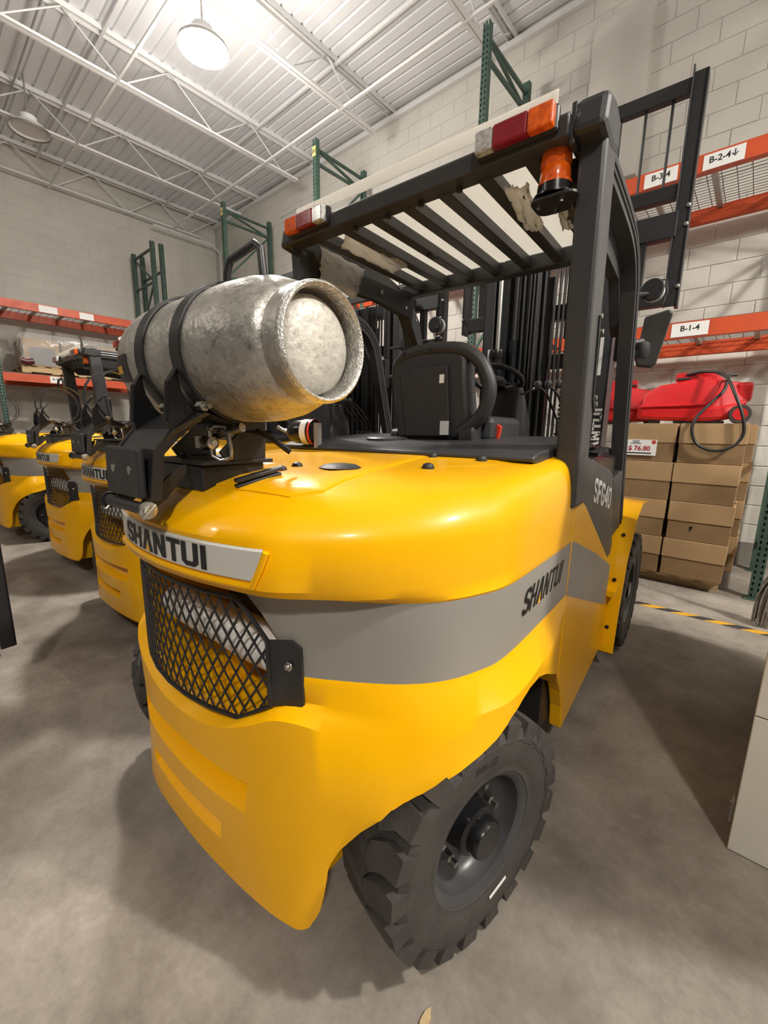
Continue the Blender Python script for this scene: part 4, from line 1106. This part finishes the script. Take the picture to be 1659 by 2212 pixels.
# bubble wrap left on the guard ---------------------------------------------------------
def wrap(name, label, grid, parent_loc):
    mb = MB(); mb.loft(grid, False, False)
    me = mb.mesh(name, WRAP, 180, False)
    o = link(name, me, None, label=label, cat='bubble wrap', group='bubble wrap left on the roof guard')
    so = o.modifiers.new('s', 'SOLIDIFY'); so.thickness = .003
    return o
def wgrid(c00, c10, c01, c11, n=10, amp=.012):
    g = []
    for i in range(n+1):
        r = []
        for j in range(n+1):
            s, t = i/n, j/n
            p = (Vector(c00)*(1-s)+Vector(c10)*s)*(1-t)+(Vector(c01)*(1-s)+Vector(c11)*s)*t
            p += Vector((random.uniform(-1, 1), random.uniform(-1, 1), random.uniform(-1, 1)))*amp*.5
            r.append(F2W(*p))
        g.append(r)
    return g
wrap('bubble_wrap', 'square of bubble wrap on the left roof rail near the tail light', wgrid((-.545, 1.52, 2.19), (-.545, 1.83, 2.185), (-.54, 1.50, 2.03), (-.545, 1.76, 2.02)), None)
wrap('bubble_wrap', 'loose flap of bubble wrap round the leftmost roof bar', wgrid((-.30, 1.46, 2.205), (-.28, 1.85, 2.15), (-.40, 1.50, 2.15), (-.34, 1.80, 2.12)), None)
wrap('bubble_wrap', 'hanging strip of bubble wrap beside the orange beacon', wgrid((.36, 1.50, 2.156), (.435, 1.52, 2.155), (.375, 1.66, 2.09), (.43, 1.72, 2.08), amp=.016), None)
wrap('bubble_wrap', 'small torn piece of bubble wrap below the orange beacon', wgrid((.49, 1.62, 2.155), (.525, 1.62, 2.15), (.475, 1.78, 2.10), (.515, 1.78, 2.09), amp=.014), None)

# ------------------------------------------------------------------ cartons on the pallet
CY0 = 4.45
pal2 = thing('wooden_pallet', 'low wooden pallet under the stack of brown cartons', 'pallet', (-.66, CY0+.02, 0), 0)
pallet_parts(pal2, 1.16, 1.0, 7, .10, .10)
lidh = .17
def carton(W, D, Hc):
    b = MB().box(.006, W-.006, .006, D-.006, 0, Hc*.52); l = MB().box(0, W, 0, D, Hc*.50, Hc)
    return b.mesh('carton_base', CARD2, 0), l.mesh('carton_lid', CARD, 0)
RNAME = ['bottom', 'second from the bottom', 'third from the bottom', 'top']
CG = 'brown cartons stacked on the low pallet'
hC = .336
def put_carton(x, y, z, W, D, lab, rz=0.):
    t = thing('carton', lab, 'carton', (x, y, z), rz, CG)
    key = (W, D)
    if key not in put_carton.cache: put_carton.cache[key] = carton(W, D, hC)
    b, l = put_carton.cache[key]
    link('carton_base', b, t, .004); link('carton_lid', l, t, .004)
    return t
put_carton.cache = {}
for r in range(4):
    z = .101+r*(hC+.0015)
    jx = [0, .006, -.004, .004][r]
    put_carton(-.515+jx, CY0, z, .455, .47, 'brown lidded carton, %s of the right column facing the aisle' % RNAME[r], [0, .004, -.004, .006][r])
    put_carton(-.99-jx, CY0+.005, z, .462, .47, 'brown lidded carton, %s of the left column facing the aisle' % RNAME[r], [.003, -.004, .002, 0][r])
    put_carton(-.475-jx*.5, CY0+.495, z, .47, .47, 'brown lidded carton, %s of the right column nearer the wall' % RNAME[r], -.004)
    put_carton(-.99, CY0+.495, z, .462, .47, 'brown lidded carton, %s of the left column nearer the wall, mostly hidden' % RNAME[r], .004)
ctop = .101+4*(hC+.0015)
ps = MB().box(-.995, -.665, CY0-.004, CY0-.001, 1.165, 1.305).build('price_sign', PAP, None, 0, label='white price card reading 76.80 on the top left carton', cat='sign')
REDTXT = mat('price_red', (.40, .02, .03), .5)
put_text('$ 76.80', .058, REDTXT, ps, (-.80, CY0-.0048, 1.226), (1, 0, 0), (0, 0, 1), 'price_lettering', .0016)
MB().box(-.95, -.70, CY0-.0048, CY0-.0042, 1.180, 1.190).build('sign_bar', BLK, ps, 0)
MB().lathe([(.018, 0), (.001, -.0006)], (-.690, CY0-.0046, 1.285), 'y', 16).build('sign_seal', ORST, ps)
for (z, wv) in ((1.293, .06), (1.281, .05), (1.270, .09)): MB().box(-.83-wv/2, -.83+wv/2, CY0-.0048, CY0-.0042, z-.0025, z+.0025).build('sign_small_print', BLK, ps, 0)
mk = None
for o in list(COL.objects):
    if o.get('label', '').startswith('brown lidded carton, second from the bottom of the right column facing'): mk = o
put_text('57', .085, BLK, mk, (.16, .0045, .10), (1, 0, 0), (0, 0, 1), 'pen_mark', -.004)

# red fuel caddies -----------------------------------------------------------------------
def caddy(name, label, loc, rz, full=True):
    t = thing(name, label, 'fuel caddy', loc, rz, 'red fuel caddies on the cartons')
    b = MB()
    secs = [(-.40, .05, .10, .05), (-.36, .09, .24, .04), (-.24, .10, .30, .03), (.0, .105, .335, .02), (.16, .11, .365, .02), (.20, .11, .34, .025), (.24, .10, .31, .03), (.33, .09, .30, .05), (.39, .07, .26, .09)]
    R = []
    for x, hw, zt, zb in secs:
        ch = .03; zt *= 1.14
        R.append([(x, -hw+ch*.3, zb), (x, hw-ch*.3, zb), (x, hw+.01, zb+ch), (x, hw+.01, zb+.10), (x, hw-.005, zb+.12), (x, hw*.62, zt-.03), (x, hw*.5, zt), (x, -hw*.5, zt), (x, -hw*.62, zt-.03), (x, -hw+.005, zb+.12), (x, -hw-.01, zb+.10), (x, -hw-.01, zb+ch)])
    b.loft(R); b.build('tank_body', RED, t, 24, .010)
    MB().prismx([(-.04, .37), (.04, .37), (.035, .445), (-.035, .445)], -.13, .15).build('handle_block', RED, t, 0, .012)
    MB().box(-.12, -.02, -.045, .045, .380, .400).build('grip', PL, t, 0, .005)
    MB().box(.30, .42, -.07, .07, .18, .34).build('end_tank', RED, t, 0, .03)
    ax = MB().tube([(.355, -.13, .075), (.355, .13, .075)], .01, 8); ax.build('axle', BK, t)
    for sy in (-1, 1):
        wme = MB().lathe([(.03, -.018), (.072, -.018), (.077, 0), (.072, .018), (.03, .018)], (0, 0, 0), 'y', 28); wo = wme.build('caddy_wheel', RB, t, loc=(.36, sy*.125, .077))
        MB().lathe([(.05, -.02), (.05, .02), (.02, .024)], (0, 0, 0), 'y', 20).build('wheel_disc', RED, wo)
    for sy in (-1, 1): MB().box(-.30, -.22, sy*.06-.02, sy*.06+.02, 0, .04).build('foot', BK, t, 0, .004)
    MB().box(-.10, .26, -.09, .09, 0, .024).build('base_tray', BK, t, 0, .004)
    rib = MB()
    for sy in (-1, 1):
        rib.tube([(-.37, sy*.102, .15), (-.1, sy*.115, .155), (.12, sy*.12, .165), (.17, sy*.115, .20), (.20, sy*.07, .37)], .012, 8)
    rib.build('body_rib', RED, t)
    return t
cz_ = ctop+.003
caddy('fuel_caddy', 'large red plastic fuel caddy with wheels and black hose on top of the cartons', (-.50, CY0+.30, cz_), 0.03)
caddy('fuel_caddy', 'second red fuel caddy partly hidden behind the black guard post', (-1.13, CY0+.64, cz_), PI+.2)
hs = crom([(-.55, CY0+.26, cz_+.425), (-.40, CY0+.22, cz_+.438), (-.27, CY0+.12, cz_+.385), (-.18, CY0+.0, cz_+.22), (-.11, CY0-.035, cz_+.05), (-.09, CY0-.035, cz_-.10), (-.16, CY0-.035, cz_-.20), (-.27, CY0-.035, cz_-.225), (-.38, CY0-.035, cz_-.17), (-.425, CY0-.035, cz_-.05), (-.40, CY0-.01, cz_+.06), (-.32, CY0+.06, cz_+.18), (-.26, CY0+.12, cz_+.27), (-.25, CY0+.2, cz_+.385), (-.20, CY0+.24, cz_+.40)], 7)
MB().tube(hs, .012, 10).build('fuel_hose', HOSE, None, label='black rubber hose looping from the red caddy down over the cartons', cat='hose')

# ------------------------------------------------------------------ floor tape, mop, white box, black frame, chip
tp = thing('floor_tape', 'yellow and black striped hazard tape on the concrete before the cartons', 'tape', (0, 3.80, 0))
x = -6.0; k = 0
while x < .20:
    MB().prismz([(x, -.038), (x+.105, -.038), (x+.195, .038), (x+.09, .038)], .0005, .0013).build('tape_band', YT if k % 2 == 0 else KT, tp, 0)
    x += .105; k += 1
mp = thing('mop', 'dusty grey string mop hanging by the rack post at the right edge', 'mop', (.24, 3.95, 0))
for k in range(46):
    a = random.uniform(0, 2*PI); r0 = random.uniform(0, .022); r1 = random.uniform(.01, .075); z1 = random.choice([random.uniform(.005, .03), random.uniform(.03, .25)])
    p0 = (r0*math.cos(a), r0*math.sin(a), .62); p3 = (r1*math.cos(a)-.02, r1*math.sin(a), z1)
    p1 = (p0[0]*1.3+random.uniform(-.01, .01), p0[1]*1.3, .45); p2 = (p3[0]*.8+random.uniform(-.012, .012), p3[1]*.8, .22+z1*.5)
    pass
    if k == 0: st_ = MB()
    st_.tube(crom([p0, p1, p2, p3], 4), .0075, 6)
st_.build('mop_strings', ROPE, mp, 60, kind='stuff')
MB().tube([(0, 0, .60), (.03, .03, 1.35)], .013, 10).build('mop_handle', WOOD, mp)
MB().lathe([(.03, .58), (.034, .60), (.034, .66), (.02, .68)], (0, 0, 0), 'z', 16).build('mop_clamp', BK, mp)
wx = thing('white_cabinet', 'large white enamelled cabinet with scuffed lower edge at the right edge of the photo', 'cabinet', (.112, 1.63, 0))
MB().prismz([(0, .012), (.90, .012), (.90, 1.57), (.16, 1.57)], .0, 1.80).build('cabinet_body', WB, wx, 0, .004)
MB().box(0, .90, 0, .012, .503, 1.80).build('cabinet_door', WB, wx, 0, .003)
MB().box(0, .90, 0.002, .012, .004, .498).build('kick_panel', WB, wx, 0, .003)
hg = MB().box(-.010, -.001, .02, .06, .09, .165); hg.build('hinge_plate', CHN, wx, 0, .002)
bo = []
for z in (.105, .128, .15): bo.append(([(.005, 0), (.005, -.004)], (-.010, .04, z))); bax = 'x'
bolts('hinge_bolt', CHR, wx, bo, bax)
# black steel attachment frame, only its end channel reaches into view
bf = thing('steel_frame', 'black steel channel end of an attachment frame standing at the left edge', 'frame', (-2.68, .24, 0), math.radians(8))
ch_ = MB(); ch_.box(-.30, 0, 0, .012, .26, 1.02); ch_.box(-.012, .0, -.05, .012, .25, 1.05); ch_.box(-.045, -.033, -.045, .0, .25, 1.05)
ch_.build('channel', BK, bf, 0, .002)
MB().box(-1.3, -.20, -.01, .03, .86, 1.0).build('top_bar', BK, bf, 0, .004)
MB().box(-1.3, -.28, -.01, .03, .28, .40).build('lower_bar', BK, bf, 0, .004)
for x in (-.55, -1.2): MB().box(x-.05, x+.05, -.03, .05, .0, 1.0).build('leg', BK, bf, 0, .004)
MB().prismz([(0, 0), (.012, .006), (.02, .030), (.014, .052), (.004, .04), (-.002, .02)], 0, .006).build('wood_chip', WOOD, None, 0, loc=(-.395, .60, 0), rotz=.3, label='tiny splinter of wood on the floor near the rear tyre', cat='wood chip')
